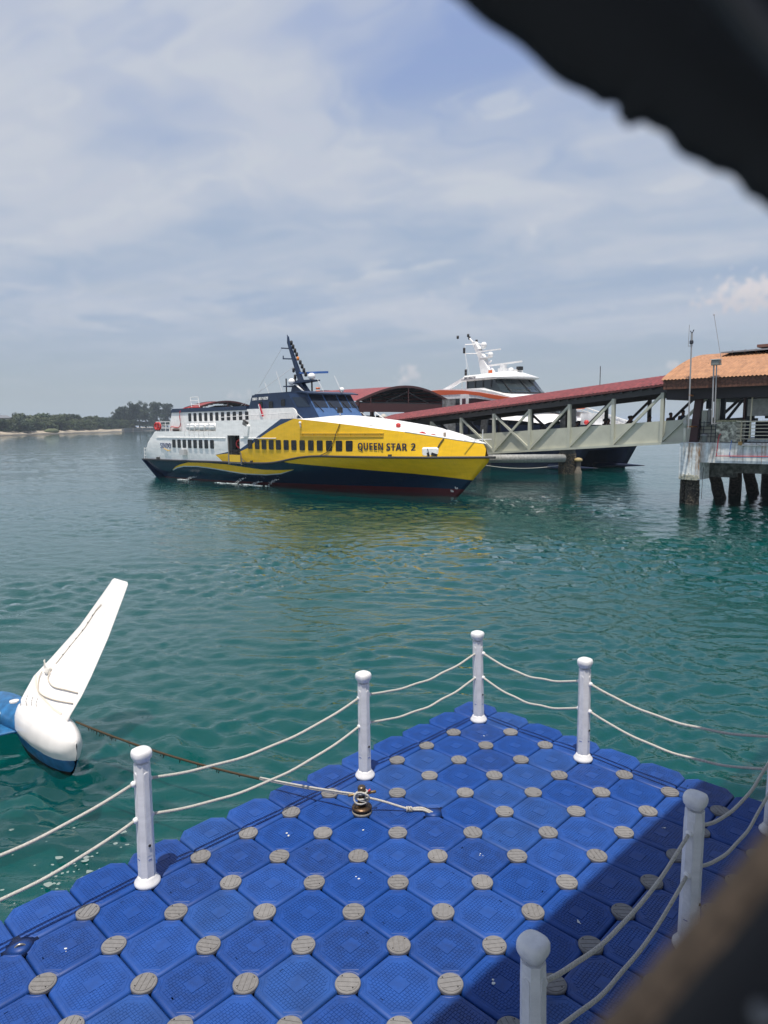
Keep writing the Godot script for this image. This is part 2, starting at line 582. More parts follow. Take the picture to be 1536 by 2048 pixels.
	# raised field moulded on each face
	for k in 4:
		var bs := Basis(Vector3.UP, k * PI / 2)
		var fr := PackedVector2Array()
		for q in 9: fr.append(Vector2(cos(PI * q / 8) * 0.021, 0.98 + sin(PI * q / 8) * 0.021))
		fr.append(Vector2(-0.022, 0.27)); fr.append(Vector2(0.022, 0.27))
		shaft.prism(fr, 0.055, 0.0665, Transform3D(bs, Vector3.ZERO))
	var flange := MB.new(true)
	flange.lathe([[0.1, -0.01], [0.108, 0.004], [0.106, 0.02], [0.092, 0.036], [0.078, 0.06], [0.07, 0.075]], 24)
	var knob := MB.new(true)
	var kr := []
	for p in [[0.066, 1.088], [0.072, 1.106], [0.082, 1.119], [0.086, 1.134], [0.086, 1.160], [0.079, 1.178], [0.062, 1.187], [0.02, 1.190]]:
		var ring := PackedVector3Array()
		for k in 24:
			var t := TAU * k / 24
			var sq := 1.0 / pow(pow(absf(cos(t)), 4.0) + pow(absf(sin(t)), 4.0), 0.25)
			ring.append(Vector3(cos(t), 0, sin(t)) * p[0] * lerpf(1.0, sq, 0.55) * 0.93 + Vector3(0, p[1], 0))
		kr.append(ring)
	knob.loft(kr, true, true)
	var sm := shaft.done()
	var fm := flange.done()
	var km := knob.done()
	var tick := MB.new()
	var bolt := MB.new()
	for k in 4:
		var bs := Basis(Vector3.UP, k * PI / 2)
		tick.box(bs * Vector3(0.0, 0.235, 0.0655), Vector3(0.03, 0.005, 0.004), bs)
	bolt.lathe([[0.011, 0.0], [0.011, 0.008]], 10, Vector3(0, 0.36, 0.0665), Basis(Vector3.RIGHT, PI / 2))
	bolt.lathe([[0.011, 0.0], [0.011, 0.008]], 10, Vector3(0.0665, 0.36, 0), Basis(Vector3.FORWARD, PI / 2))
	var tm := tick.done()
	var bo := bolt.done()
	var words := ["white plastic rope post nearest the white wing, on the dock's long side", "white plastic rope post standing just behind the brass mooring cleat", "white plastic rope post on the far corner tip of the blue dock", "white plastic rope post on the dock's far edge, sunlit, next after the corner post", "white plastic rope post cut off by the picture's right edge", "white plastic rope post in the shade, its foot behind the blurred brown rail", "white plastic rope post in the shade at the bottom edge, closest to the camera", "white plastic rope post outside the left edge holding the leftmost ropes"]
	var collar := {}
	for k in posts.size():
		var ij: Vector2i = posts[k]
		var t := thing("rope_post", words[k], "rope post", grid(ij.x - (0.06 if ij == Vector2i(7, -3) else 0.0), ij.y + (0.06 if ij == Vector2i(7, -3) else 0.0), DECK + 0.008), 45.94 + rng.randfn(0, 1.5), "white posts that carry the dock's rope rail")
		t.rotation.x = rng.randfn(0, 0.012); t.rotation.z = rng.randfn(0, 0.012)
		obj("shaft", sm, white, t); obj("flange", fm, white, t); obj("knob", km, white, t)
		obj("bolt_hole", bo, black, t); obj("size_mark", tm, mat(0.05, 0.08, 0.3, 0.5), t)
		collar[ij] = t
	# ---- ropes between the posts
	var cord := mat(0.56, 0.54, 0.5, 0.85, 0.0, 0.3, 14.0)
	var spans := [[0, 7, 0.16, "left of the post nearest the wing"], [0, 1, 0.15, "between the post nearest the wing and the post behind the cleat"], [1, 2, 0.10, "between the post behind the cleat and the corner post"], [2, 3, 0.12, "between the corner post and the next sunlit post"], [3, 4, 0.14, "from the sunlit far post to the right edge of the picture"], [5, 4, 0.2, "rising from the shaded post to the right edge of the picture"], [5, 6, 0.16, "between the two shaded posts in front"]]
	for s in spans:
		var pa: Vector2i = posts[s[0]]
		var pb: Vector2i = posts[s[1]]
		for lv in [0.915, 0.595]:
			var a := grid(pa.x, pa.y, DECK + lv)
			var b := grid(pb.x, pb.y, DECK + lv)
			var dir := (b - a).normalized()
			var m := MB.new(true)
			var pts := sag(a + dir * 0.075, b - dir * 0.075, s[2] * (1.0 if lv > 0.7 else 1.12), 28, 0.006)
			m.tube(pts, 0.0135, 8)
			var o := obj("rope", m, cord)
			tag(o, "%s white rope sagging %s" % ["upper" if lv > 0.7 else "lower", s[3]], "rope", "white ropes hung between the dock posts")
			for e in [[pa, dir], [pb, -dir]]:
				var c := MB.new(true)
				var t: Node3D = collar[e[0]]
				var bs := Basis.looking_at(e[1], Vector3.UP) * Basis(Vector3.RIGHT, -PI / 2)
				c.lathe([[0.024, 0.058], [0.026, 0.07], [0.022, 0.084], [0.015, 0.09]], 12, Vector3.ZERO, bs)
				var co := obj("rope_collar", c, white, t)
				co.transform = t.transform.affine_inverse() * Transform3D(Basis.IDENTITY, grid(e[0].x, e[0].y, DECK + lv))
	# shadowed rope going down from the nearest post
	# ---- mooring cleat
	var cl := thing("mooring_cleat", "rusty brass mooring cleat with white line wound round its crossbar", "mooring cleat", grid(2, 3))
	var rust := mat(0.16, 0.1, 0.06, 0.42, 0.75, 0.5, 9.0)
	var base := MB.new(true)
	base.lathe([[0.098, 0.0], [0.1, 0.012], [0.098, 0.026]], 24)
	obj("base_ring", base, mat(0.36, 0.33, 0.28, 0.6, 0.2, 0.3, 8.0), cl)
	var band := MB.new(true)
	band.lathe([[0.094, 0.026], [0.094, 0.046]], 24)
	obj("rubber_band", band, black, cl)
	var plate := MB.new(true)
	plate.lathe([[0.099, 0.046], [0.101, 0.055], [0.097, 0.066], [0.06, 0.075]], 24)
	obj("base_plate", plate, rust, cl)
	var st := MB.new(true)
	st.lathe([[0.042, 0.07], [0.04, 0.24], [0.041, 0.262], [0.033, 0.276], [0.012, 0.28]], 18)
	obj("stem", st, mat(0.2, 0.15, 0.11, 0.38, 0.8, 0.45, 12.0), cl)
	var cb := MB.new(true)
	cb.tube(PackedVector3Array([Vector3(-0.135, 0.188, 0.02), Vector3(-0.125, 0.19, 0.02), Vector3(0.13, 0.205, -0.02), Vector3(0.142, 0.206, -0.02)]), [0.012, 0.015, 0.015, 0.011], 10)
	obj("crossbar", cb, mat(0.34, 0.24, 0.13, 0.35, 0.8, 0.4, 12.0), cl)
	# ---- mooring line: weedy brown from the wing, clean white near the cleat
	var c0 := grid(2, 3)
	var hold := c0 + Vector3(-0.03, 0.19, 0.03)
	var far_end := W(-3.86, 0.56, 8.18)
	var all := sag(far_end, hold, 0.12, 60)
	var ml := thing("mooring_line", "long mooring line, weedy brown by the wing and white at the cleat", "mooring line")
	var wet := MB.new(true)
	wet.tube(all.slice(0, 43), 0.013, 7)
	for k in range(3, 40):
		if k % 4 != 1 and k > 8: continue
		for q in 3:
			var p := all[k] + (all[k + 1] - all[k]) * rng.randf()
			wet.rod(p, p + Vector3(rng.randfn(0, 0.012), -rng.randf_range(0.02, 0.06), rng.randfn(0, 0.01)), 0.004, 4)
	obj("weedy_length", wet, mat(0.085, 0.055, 0.026, 0.9, 0.0, 0.5, 16.0), ml)
	var dry := MB.new(true)
	dry.tube(all.slice(42), 0.012, 7)
	dry.tube(PackedVector3Array(Array(all.slice(42)).map(func(p): return p + Vector3(0.004, 0.018, 0.006))), 0.010, 7)
	var turns := []
	for k in 26:
		var t := TAU * k / 8.0
		turns.append(c0 + Vector3(cos(t) * (0.052 + 0.004 * sin(k * 1.7)), 0.135 + 0.09 * k / 26.0 + 0.03 * cos(t * 0.5), sin(t) * 0.052))
	dry.tube(smooth_path(turns, 4), 0.0095, 7)
	var loop := []
	for k in 13:
		var t := TAU * k / 12.0
		loop.append(c0 + Vector3(cos(t) * 0.075, 0.178 + sin(t) * 0.06, 0.055 + 0.012 * sin(t * 2.0)))
	dry.tube(smooth_path(loop, 4), 0.0095, 7)
	obj("clean_length", dry, cord, ml)
	var tail := MB.new(true)
	tail.tube(PackedVector3Array([c0 + Vector3(0.06, 0.215, 0.0), c0 + Vector3(0.085, 0.24, 0.0)]), 0.009, 6)
	obj("whipping", tail, mat(0.55, 0.06, 0.09, 0.7), ml)
	var h0 := grid(3, 2, DECK - 0.035)
	var l2 := MB.new(true)
	var k0 := c0.lerp(h0, 0.66) + Vector3(0, 0.055, 0)
	l2.tube(smooth_path([c0 + Vector3(0.055, 0.16, 0.01), c0.lerp(h0, 0.3) + Vector3(0, 0.125, 0), k0, c0.lerp(h0, 0.86) + Vector3(0, 0.05, 0.0), h0], 6), 0.0115, 7)
	l2.tube(smooth_path([k0, c0.lerp(h0, 0.84) + Vector3(0, 0.062, -0.02), h0 + Vector3(0, 0.02, -0.01)], 6), 0.0105, 7)
	for k in 3: l2.torus(k0 + Vector3(0.02 * k - 0.02, 0, 0), 0.02, 0.009, Basis(Vector3.UP, PI / 2 + 0.4 * k), 12)
	tag(obj("mooring_tail", l2, cord), "short white line from the cleat knotted into a hole in the dock", "rope")

# ------------------------------------------------------------------ the yellow ferry (x to the bow, z to the near side)
func fshape(q: float, h: float) -> float:
	var s0 := lerpf(0.22, 0.63, clampf(h / 2.2, 0.0, 1.0))
	var e := lerpf(1.4, 2.5, clampf(h / 2.2, 0.0, 1.0))
	return 1.0 - pow(clampf((q - s0) / (1.0 - s0), 0.0, 1.0), e)
func fend(h: float) -> float:
	return lerpf(32.0, 34.25, h / 2.24) if h < 2.24 else lerpf(34.1, 33.7, (h - 2.24) / 0.75)
func frail(u: float) -> float:
	return ramp([[0, 1.42], [6, 1.45], [13.5, 1.53], [17.0, 1.56], [18.2, 1.6], [19.0, 1.66], [19.9, 1.78], [20.8, 1.93], [21.8, 2.08], [22.8, 2.17], [23.8, 2.21], [27, 2.22], [34, 2.25]], u)
func ftop(u: float) -> float:
	return ramp([[1.9, 1.5], [2.05, 2.0], [2.55, 2.84], [3.78, 3.75], [12.5, 3.75], [12.53, 4.5], [21.4, 4.55], [24.2, 4.31], [26.3, 4.09], [28.0, 3.88], [29.6, 3.68], [31.2, 3.42], [32.4, 3.2], [33.9, 2.96]], u)
func fhalf(u: float, h: float) -> float:
	var us := lerpf(3.4, 1.3, clampf(h / 1.45, 0.0, 1.0))
	var q := clampf((u - us) / (fend(h) - us), 0.0, 1.0)
	return lerpf(2.45, 3.3, clampf((h + 0.3) / 2.2, 0.0, 1.0)) * fshape(q, h)

func livery() -> ImageTexture:
	var w := 2048
	var h := 640
	var im := Image.create(w, h, false, Image.FORMAT_RGB8)
	var s := func(r: float, g: float, b: float) -> Color: return Color(r, g, b).linear_to_srgb()
	var navy: Color = s.call(0.006, 0.020, 0.052)
	var band: Color = s.call(0.02, 0.05, 0.12)
	var yellow: Color = s.call(0.80, 0.485, 0.010)
	var white: Color = s.call(0.91, 0.91, 0.90)
	var red: Color = s.call(0.10, 0.016, 0.02)
	var pale: Color = s.call(0.5, 0.56, 0.6)
	var hy := [[12.2, 2.02], [13.66, 2.15], [15.37, 2.34], [16.33, 2.6], [17.44, 3.19], [18.73, 3.73], [19.91, 4.15], [21.4, 4.56], [22, 9]]
	var hn := [[12.2, 2.03], [13.67, 2.25], [15.38, 2.49], [16.58, 3.01], [18.3, 3.76], [20.14, 4.6], [20.3, 9]]
	var st := [[5.4, 0.67], [6.1, 0.95], [6.81, 1.13], [8.22, 1.35], [10.66, 1.39], [13.26, 1.36], [15.09, 1.25], [17.4, 1.12], [19, 1.14], [20.6, 1.23]]
	var sb := [[5.4, 0.66], [6.2, 0.88], [7.25, 1.04], [9.26, 1.10], [11, 1.03], [12.59, 0.93], [15.06, 0.76], [17.38, 0.77], [19.03, 0.92], [20.6, 1.22]]
	var ly := [[20.0, 1.76], [20.56, 1.68], [21.46, 1.64], [23.39, 1.56], [26.03, 1.42], [29.5, 1.22], [32.9, 0.92], [35, 0.75]]
	for x in w:
		var u := 35.0 * (x + 0.5) / w
		var span := func(lo: float, hi: float, c: Color):
			var y0 := int((1.0 - (hi + 0.6) / 7.0) * h)
			var y1 := int((1.0 - (lo + 0.6) / 7.0) * h)
			if y1 > y0: im.fill_rect(Rect2i(x, maxi(y0, 0), 1, y1 - maxi(y0, 0)), c)
		var r := frail(u)
		var boot := ramp([[0, 0.0], [10, 0.04], [14, 0.1], [18, 0.17], [22, 0.22], [28, 0.33], [33, 0.38]], u)
		span.call(-0.6, boot, red)
		span.call(boot, r, navy)
		if u > 5.4 and u < 20.6:
			var a := ramp(sb, u)
			var b := ramp(st, u)
			span.call(a - 0.07 * minf(1.0, (20.6 - u) * 0.6), a, pale)
			span.call(a, b, yellow)
		if u > 20.0: span.call(ramp(ly, u), r + 0.02, yellow)
		span.call(r, 6.4, white)
		if u > 12.2:
			var a := ramp(hy, u)
			var b := ramp(hn, u)
			span.call(r, a, yellow)
			span.call(a, b, band)
			if u < 13.1: span.call(r, lerpf(2.03, 1.5, (u - 12.2) / 0.9), white)
	# weathering: faint plate mottling, vertical run marks and rust below the rail
	var nz := FastNoiseLite.new()
	nz.seed = 9; nz.frequency = 0.02; nz.fractal_octaves = 4
	var data := im.get_data()
	for x in w:
		var run := 0.5 + 0.5 * nz.get_noise_1d(x * 9.0)
		var frame := 0.97 if x % 41 == 0 else 1.0
		for y in h:
			var f := (1.0 + 0.045 * nz.get_noise_2d(x * 0.8, y * 2.0)) * (1.0 - 0.05 * run * run * clampf(0.5 + nz.get_noise_2d(x * 4.0, y * 0.5) * 1.5, 0.0, 1.0)) * frame * (0.975 if y % 88 == 0 else 1.0)
			var k := (y * w + x) * 3
			for c in 3: data[k + c] = clampi(int(data[k + c] * f), 0, 255)
	im.set_data(w, h, false, Image.FORMAT_RGB8, data)
	return ImageTexture.create_from_image(im)

func yellow_ferry():
	var F := thing("ferry", "yellow, white and navy passenger ferry lettered QUEEN STAR 2 afloat in mid picture", "ferry", W(-19.037, 0, 61.412), -43.0)
	var paint := StandardMaterial3D.new()
	paint.albedo_texture = livery()
	paint.roughness = 0.22
	paint.uv1_scale = Vector3.ONE
	var nz := NoiseTexture2D.new()
	var fn := FastNoiseLite.new()
	fn.seed = 6; fn.frequency = 0.01; fn.fractal_octaves = 4
	nz.width = 512; nz.height = 512; nz.seamless = true; nz.noise = fn
	paint.detail_enabled = false
	paint.heightmap_enabled = true
	paint.heightmap_texture = nz
	paint.heightmap_scale = 2.0
	var white := mat(0.90, 0.90, 0.89, 0.4, 0.0, 0.06, 0.35)
	var navy := mat(0.014, 0.034, 0.086, 0.36, 0.0, 0.18, 0.5)
	var glass := mat(0.008, 0.009, 0.012, 0.08)
	var black := mat(0.012, 0.012, 0.014, 0.6)
	var steel := mat(0.7, 0.7, 0.7, 0.4)
	var grey := mat(0.22, 0.23, 0.24, 0.6)
	var redm := mat(0.5, 0.03, 0.03, 0.5)
	var uvp := func(u: float, h: float) -> Vector2: return Vector2(u / 35.0, 1.0 - (h + 0.6) / 7.0)
	# lower hull, both sides
	var hull := MB.new(true)
	var nq := 90
	for side in [1, -1]:
		var rows := []
		var uvs := []
		var hs := [-0.5, 0.0, 0.2, 0.4, 0.6, 0.8, 1.0, 1.15, 1.3, 1.0]
		for k in 10:
			var ring := PackedVector3Array()
			var uv := PackedVector2Array()
			for n in nq + 1:
				var q := float(n) / nq
				var u0 := lerpf(1.3, 34.25, q)
				var rail := frail(u0)
				var t := k / 9.0
				var h := lerpf(-0.5, rail, t)
				var us := lerpf(3.4, 1.3, clampf(h / 1.45, -0.3, 1.0))
				var u := lerpf(us, fend(h), q)
				if k == 9: h = frail(u)
				var z := lerpf(2.45, 3.3, clampf((h + 0.3) / 2.2, 0.0, 1.0)) * fshape(q, h)
				# chine: the plating kicks in below a line that climbs to the bow
				var ch := ramp([[0, 0.55], [20, 0.7], [28, 1.0], [34, 1.6]], u)
				z -= 0.16 * smoothstep(0.0, 0.12, ch - h) * smoothstep(0.0, 0.6, z)
				ring.append(Vector3(u, h, z * side))
				uv.append(uvp.call(u, h))
			rows.append(ring); uvs.append(uv)
		if side > 0: rows.reverse(); uvs.reverse()
		hull.loft(rows, false, false, uvs)
	var tr := MB.new()
	tr.quad(Vector3(3.4, -0.5, -2.8), Vector3(1.3, 1.42, -3.3), Vector3(1.3, 1.42, 3.3), Vector3(3.4, -0.5, 2.8))
	obj("transom", tr, navy, F)
	obj("hull", hull, paint, F)
	# upper sides with the boarding door left open
	var us := [2.0, 2.3, 2.55, 3.0, 3.78, 5.0, 7.0, 9.0, 11.0, 12.5, 12.53, 13.92, 15.38]
	var u1 := 16.4
	while u1 < 33.6:
		us.append(u1); u1 += 0.45 if u1 < 30.0 else 0.25
	us.append(33.6); us.append(33.85)
	var side_mesh := MB.new()
	side_mesh.st.set_smooth_group(1)
	for side in [1, -1]:
		var cols := []
		for u in us:
			var r := frail(u)
			var top := ftop(u)
			var mid := minf(3.46, top - 0.02)
			if u > 20.0: mid = lerpf(mid, r + (top - r) * 0.6, clampf((u - 20.0) / 3.0, 0, 1))
			var col := []
			for h in [r, lerpf(r, mid, 0.5), mid, lerpf(mid, top, 0.5), top]:
				var uu: float = minf(u, fend(h) - 0.02)
				col.append([Vector3(uu, h, maxf(fhalf(uu, h), 0.03) * side), uvp.call(uu, h)])
			cols.append(col)
		for i in us.size() - 1:
			for k in 4:
				if us[i] > 13.9 and us[i] < 15.3 and k < 2 and side > 0: continue
				var q := [cols[i][k], cols[i][k + 1], cols[i + 1][k + 1], cols[i + 1][k]]
				if side < 0: q.reverse()
				for e in [0, 1, 2, 0, 2, 3]: side_mesh.v(q[e][0], q[e][1])
	obj("upper_side", side_mesh, paint, F)
	# door recess
	var rec := MB.new()
	rec.box(Vector3(14.65, 2.5, 2.1), Vector3(1.9, 2.2, 0.05)); rec.box(Vector3(13.88, 2.5, 2.7), Vector3(0.05, 2.2, 1.14))
	rec.box(Vector3(15.42, 2.5, 2.7), Vector3(0.05, 2.2, 1.14)); rec.box(Vector3(14.65, 3.5, 2.7), Vector3(1.6, 0.05, 1.14)); rec.box(Vector3(14.65, 1.52, 2.7), Vector3(1.6, 0.05, 1.14))
	var door := obj("boarding_door", rec, mat(0.28, 0.28, 0.28, 0.6), F)
	var gate := MB.new()
	for u in [13.98, 14.35, 14.95, 15.3]: gate.rod(Vector3(u, 1.56, 3.2), Vector3(u, 3.3 if u < 14.4 else 2.5, 3.2), 0.03)
	for h in [1.75, 2.05, 2.35]: gate.rod(Vector3(13.95, h, 3.2), Vector3(15.35, h, 3.2), 0.025)
	gate.box(Vector3(14.3, 2.9, 2.9), Vector3(0.3, 0.9, 0.2))
	obj("gate", gate, black, door)
	var gp := MB.new()
	gp.box(Vector3(14.65, 1.84, 3.235), Vector3(1.3, 0.5, 0.03))
	obj("gate_panel", gp, mat(0.7, 0.45, 0.02, 0.5), door)
	var lr := MB.new(true)
	lr.torus(Vector3(14.75, 2.85, 2.85), 0.28, 0.07, Basis(Vector3.UP, 0.3), 16)
	obj("life_ring", lr, redm, door)
	# rubbing rail
	for side in [1, -1]:
		var pts := PackedVector3Array()
		for n in 80:
			var u := lerpf(1.25, 34.2, n / 79.0)
			var h := frail(u)
			pts.append(Vector3(u, h, (fhalf(u, h) + 0.04) * side))
		pts.append(Vector3(34.42, 2.25, 0.0))
		var m := MB.new(true)
		m.tube(pts, 0.075, 6)
		obj("rub_rail", m, mat(0.03, 0.03, 0.035, 0.55), F)
	# decks
	var dk := MB.new()
	dk.quad(Vector3(1.35, 1.45, -3.2), Vector3(1.35, 1.45, 3.2), Vector3(13, 1.5, 3.2), Vector3(13, 1.5, -3.2))
	dk.quad(Vector3(3.75, 3.7, -3.25), Vector3(3.75, 3.7, 3.25), Vector3(22.4, 3.72, 3.25), Vector3(22.4, 3.72, -3.25))
	obj("deck", dk, grey, F)
	var aft := MB.new()
	aft.box(Vector3(3.3, 2.5, 0), Vector3(0.1, 2.2, 6.3), Basis(Vector3.BACK, -0.6))
	obj("aft_bulkhead", aft, white, F)
	# whale-back foredeck
	var wb := MB.new(true)
	var rows := []
	for n in 36:
		var u := lerpf(21.0, 29.9, n / 35.0)
		var ring := PackedVector3Array()
		var top := ftop(u)
		var half := fhalf(u, top)
		for k in 15:
			var z := lerpf(1, -1, k / 14.0)
			ring.append(Vector3(u - 0.0, top - 0.01 + 0.33 * (1 - z * z) * smoothstep(21.0, 23.0, u), half * z))
		rows.append(ring)
	wb.loft(rows, false, false)
	var last: PackedVector3Array = rows[35]
	var low := PackedVector3Array()
	for p in last: low.append(Vector3(p.x + 0.25, 2.7, p.z))
	wb.loft([last, low], false, false)
	obj("whaleback_deck", wb, white, F)
	var fd := MB.new()
	var bul := MB.new(true)
	var capr := MB.new(true)
	for side in [1, -1]:
		var inner_lo := PackedVector3Array()
		var inner_hi := PackedVector3Array()
		var outer_hi := PackedVector3Array()
		var pts := PackedVector3Array()
		for n in 24:
			var u := lerpf(29.6, 33.8, n / 23.0)
			var top := ftop(u)
			var half := maxf(fhalf(minf(u, fend(top) - 0.02), top), 0.02)
			inner_lo.append(Vector3(u - 0.05, 2.62, maxf(half - 0.25, 0.0) * side))
			inner_hi.append(Vector3(u - 0.05, top - 0.005, maxf(half - 0.09, 0.0) * side))
			outer_hi.append(Vector3(u, top - 0.004, half * side))
			pts.append(Vector3(u, top + 0.02, (half - 0.03) * side))
		var rr := [inner_lo, inner_hi, outer_hi]
		if side < 0: rr.reverse()
		bul.loft(rr, false, false)
		capr.tube(pts, 0.05, 6)
		for n in 23:
			fd.quad(inner_lo[n], inner_lo[n + 1], Vector3(inner_lo[n + 1].x, 2.62, 0), Vector3(inner_lo[n].x, 2.62, 0))
		for n in range(2, 22, 3):
			capr.bar(inner_lo[n] + Vector3(0, 0, -0.02 * side), inner_hi[n] + Vector3(0, 0, -0.05 * side), 0.05, 0.05, Vector3.RIGHT)
	obj("bulwark", bul, white, F); obj("bulwark_rail", capr, white, F); obj("foredeck", fd, mat(0.45, 0.46, 0.46, 0.6), F)
	# fairlead opening, life rings, jackstaff and small deck gear at the bow
	var fl := MB.new()
	fl.cbox(Vector3.ZERO, Vector3(0.95, 0.1, 0.52), 0.06, Basis(Vector3.RIGHT, PI / 2))
	var fo := obj("fairlead", fl, white, F)
	var ub := 31.15
	var zb := fhalf(ub, 2.52)
	var za := fhalf(ub + 0.5, 2.52)
	fo.transform = Transform3D(Basis(Vector3.UP, atan2(zb - za, 0.5)), Vector3(ub, 2.55, zb + 0.015))
	var fg := MB.new()
	fg.box(Vector3(-0.1, -0.14, 0.09), Vector3(0.1, 0.22, 0.06), Basis(Vector3.BACK, 0.4)); fg.box(Vector3(0.25, -0.14, 0.09), Vector3(0.34, 0.14, 0.1), Basis(Vector3.BACK, -0.3)); fg.rod(Vector3(-0.15, 0.2, 0.08), Vector3(-0.02, -0.2, 0.08), 0.015)
	obj("roller", fg, black, fo)
	for q in [[30.18, 3.35, 1.15, redm], [30.2, 3.2, 0.2, mat(0.35, 0.06, 0.05, 0.5)]]:
		var m := MB.new(true)
		m.torus(Vector3(q[0], q[1], q[2]), 0.25, 0.09, Basis(Vector3.UP, PI / 2 - 0.4), 16)
		obj("life_ring", m, q[3], F)
	var js := MB.new()
	js.rod(Vector3(33.55, 2.7, 0), Vector3(33.6, 3.78, 0), 0.03); js.rod(Vector3(33.0, 3.22, 0.9), Vector3(33.7, 3.22, -0.7), 0.03)
	js.rod(Vector3(26.3, 4.3, 1.0), Vector3(26.35, 4.8, 1.0), 0.025); js.rod(Vector3(26.35, 4.8, 1.0), Vector3(26.45, 4.3, 1.1), 0.02)
	obj("jackstaff", js, steel, F)
	var gear := MB.new()
	gear.box(Vector3(27.2, 4.02, 2.35), Vector3(0.3, 0.1, 0.15)); gear.rod(Vector3(30.3, 2.65, -0.8), Vector3(30.3, 3.6, -0.8), 0.08)
	for u in [30.9, 31.6, 32.3]: gear.box(Vector3(u, 2.8, -0.4), Vector3(0.18, 0.34, 0.18))
	obj("deck_gear", gear, mat(0.3, 0.25, 0.2, 0.6), F)
	var rg := MB.new(true)
	rg.lathe([[0.02, 0], [0.14, 0.05], [0.14, 0.22], [0.02, 0.28]], 10, Vector3(28.75, 3.92, 1.6))
	obj("red_buoy", rg, redm, F)
	for q in [[29.2, 1.45]]:
		var pass_bar := MB.new(true)
		pass_bar.tube(smooth_path([Vector3(q[0], 3.7, q[1]), Vector3(q[0], 3.98, q[1]), Vector3(q[0] + 0.6, 3.92, q[1] - 0.1), Vector3(q[0] + 0.62, 3.6, q[1] - 0.1)], 4), 0.02, 5)
		obj("grab_rail", pass_bar, steel, F)
	# thin ledges and pipes along the yellow side, and the black hoses that hang across it
	var ledge := MB.new()
	for n in 26:
		var ua := lerpf(21.9, 28.4, n / 26.0)
		var ub2 := lerpf(21.9, 28.4, (n + 1) / 26.0)
		for h in [3.6, 3.42]:
			ledge.bar(Vector3(ua, h, fhalf(ua, h) + 0.03), Vector3(ub2, h, fhalf(ub2, h) + 0.03), 0.05, 0.03)
		if n % 4 == 1: ledge.bar(Vector3(ua, 3.4, fhalf(ua, 3.5) + 0.03), Vector3(ua, 3.63, fhalf(ua, 3.5) + 0.03), 0.04, 0.04, Vector3.RIGHT)
	obj("side_ledge", ledge, mat(0.62, 0.4, 0.02, 0.5), F)
	var pipe := MB.new()
	pipe.rod(Vector3(4.0, 3.27, 3.33), Vector3(13.7, 3.27, 3.33), 0.025, 5)
	pipe.rod(Vector3(15.5, 3.27, 3.33), Vector3(19.5, 3.29, 3.33), 0.025, 5)
	obj("side_pipe", pipe, white, F)
	var hose := MB.new(true)
	for q in [[[25.4, 4.2], [25.1, 3.6], [24.9, 3.1], [24.4, 2.5], [23.6, 2.22]], [[31.75, 3.3], [31.6, 3.0], [31.45, 2.6]], [[15.4, 2.3], [15.6, 1.9], [16.0, 1.58]]]:
		var pp := []
		for e in q: pp.append(Vector3(e[0], e[1], fhalf(e[0], e[1]) + 0.045))
		hose.tube(smooth_path(pp, 5), 0.025 if q[0][0] < 31 else 0.04, 5)
	obj("hanging_rope", hose, mat(0.1, 0.08, 0.04, 0.8), F)
	var bits := MB.new()
	for q in [[16.6, 1.66, 0.16], [28.9, 2.32, 0.2], [3.9, 1.58, 0.35]]:
		bits.box(Vector3(q[0], q[1], fhalf(q[0], q[1]) + 0.05), Vector3(q[2], 0.16, 0.12))
	bits.box(Vector3(16.2, 4.3, 3.34), Vector3(0.5, 0.34, 0.16), Basis(Vector3.BACK, -0.35))
	obj("side_fitting", bits, mat(0.05, 0.045, 0.04, 0.6), F)
	var sc := MB.new()
	sc.prism(PackedVector2Array([Vector2(15.95, 3.4), Vector2(16.4, 3.4), Vector2(16.62, 4.1), Vector2(16.0, 4.48), Vector2(15.9, 4.4)]), 3.2, 3.42)
	obj("vent_scoop", sc, white, F)
	var bx := MB.new()
	bx.box(Vector3(8.05, 2.15, 3.4), Vector3(0.7, 0.42, 0.22))
	obj("side_light_box", bx, mat(0.5, 0.5, 0.5, 0.5), F)
	var ball := MB.new(true)
	ball.ball(Vector3(22.05, 4.28, 3.4), Vector3.ONE * 0.09, 6); ball.rod(Vector3(22.05, 4.2, 3.4), Vector3(22.05, 3.98, 3.36), 0.04)
	obj("side_lamp", ball, white, F)
	# windows
	var pane := func(u0: float, h0: float, wd: float, ht: float, z: float, called: String, zfun := true):
		var m := MB.new()
		var o := PackedVector2Array()
		var rr := 0.07
		for c in [[wd / 2 - rr, ht / 2 - rr, 0], [-wd / 2 + rr, ht / 2 - rr, 1], [-wd / 2 + rr, -ht / 2 + rr, 2], [wd / 2 - rr, -ht / 2 + rr, 3]]:
			for e in 3:
				var t: float = (c[2] + e / 2.0) * PI / 2
				o.append(Vector2(c[0] + cos(t) * rr, c[1] + sin(t) * rr))
		m.prism(o, -0.02, 0.02)
		var w0 := obj(called, m, glass, F)
		var zz := z
		var yaw := 0.0
		if zfun:
			zz = fhalf(u0, h0)
			yaw = atan2(fhalf(u0 - 0.3, h0) - fhalf(u0 + 0.3, h0), 0.6)
		w0.transform = Transform3D(Basis(Vector3.UP, yaw), Vector3(u0, h0, zz + 0.012))
	for k in 8: pane.call(6.65 + k * 0.757, 2.80, 0.46, 0.64, 3.3, "window")
	for u in [16.6, 17.4, 18.16, 18.94, 19.7, 20.5, 21.28, 22.1, 22.92, 23.72, 24.52, 25.32, 26.1]: pane.call(u, 2.86, 0.50, 0.64, 3.3, "window")
	# upper house
	var uh := MB.new()
	var nose := PackedVector2Array([Vector2(4.75, 3.7), Vector2(5.35, 5.3)])
	for k in 7:
		var t := PI / 2 - PI * k / 6.0 * 0.5
		nose.append(Vector2(20.25 + cos(t) * 0.55, 4.75 + sin(t) * 0.52))
	nose.append(Vector2(20.75, 4.5)); nose.append(Vector2(20.4, 3.7))
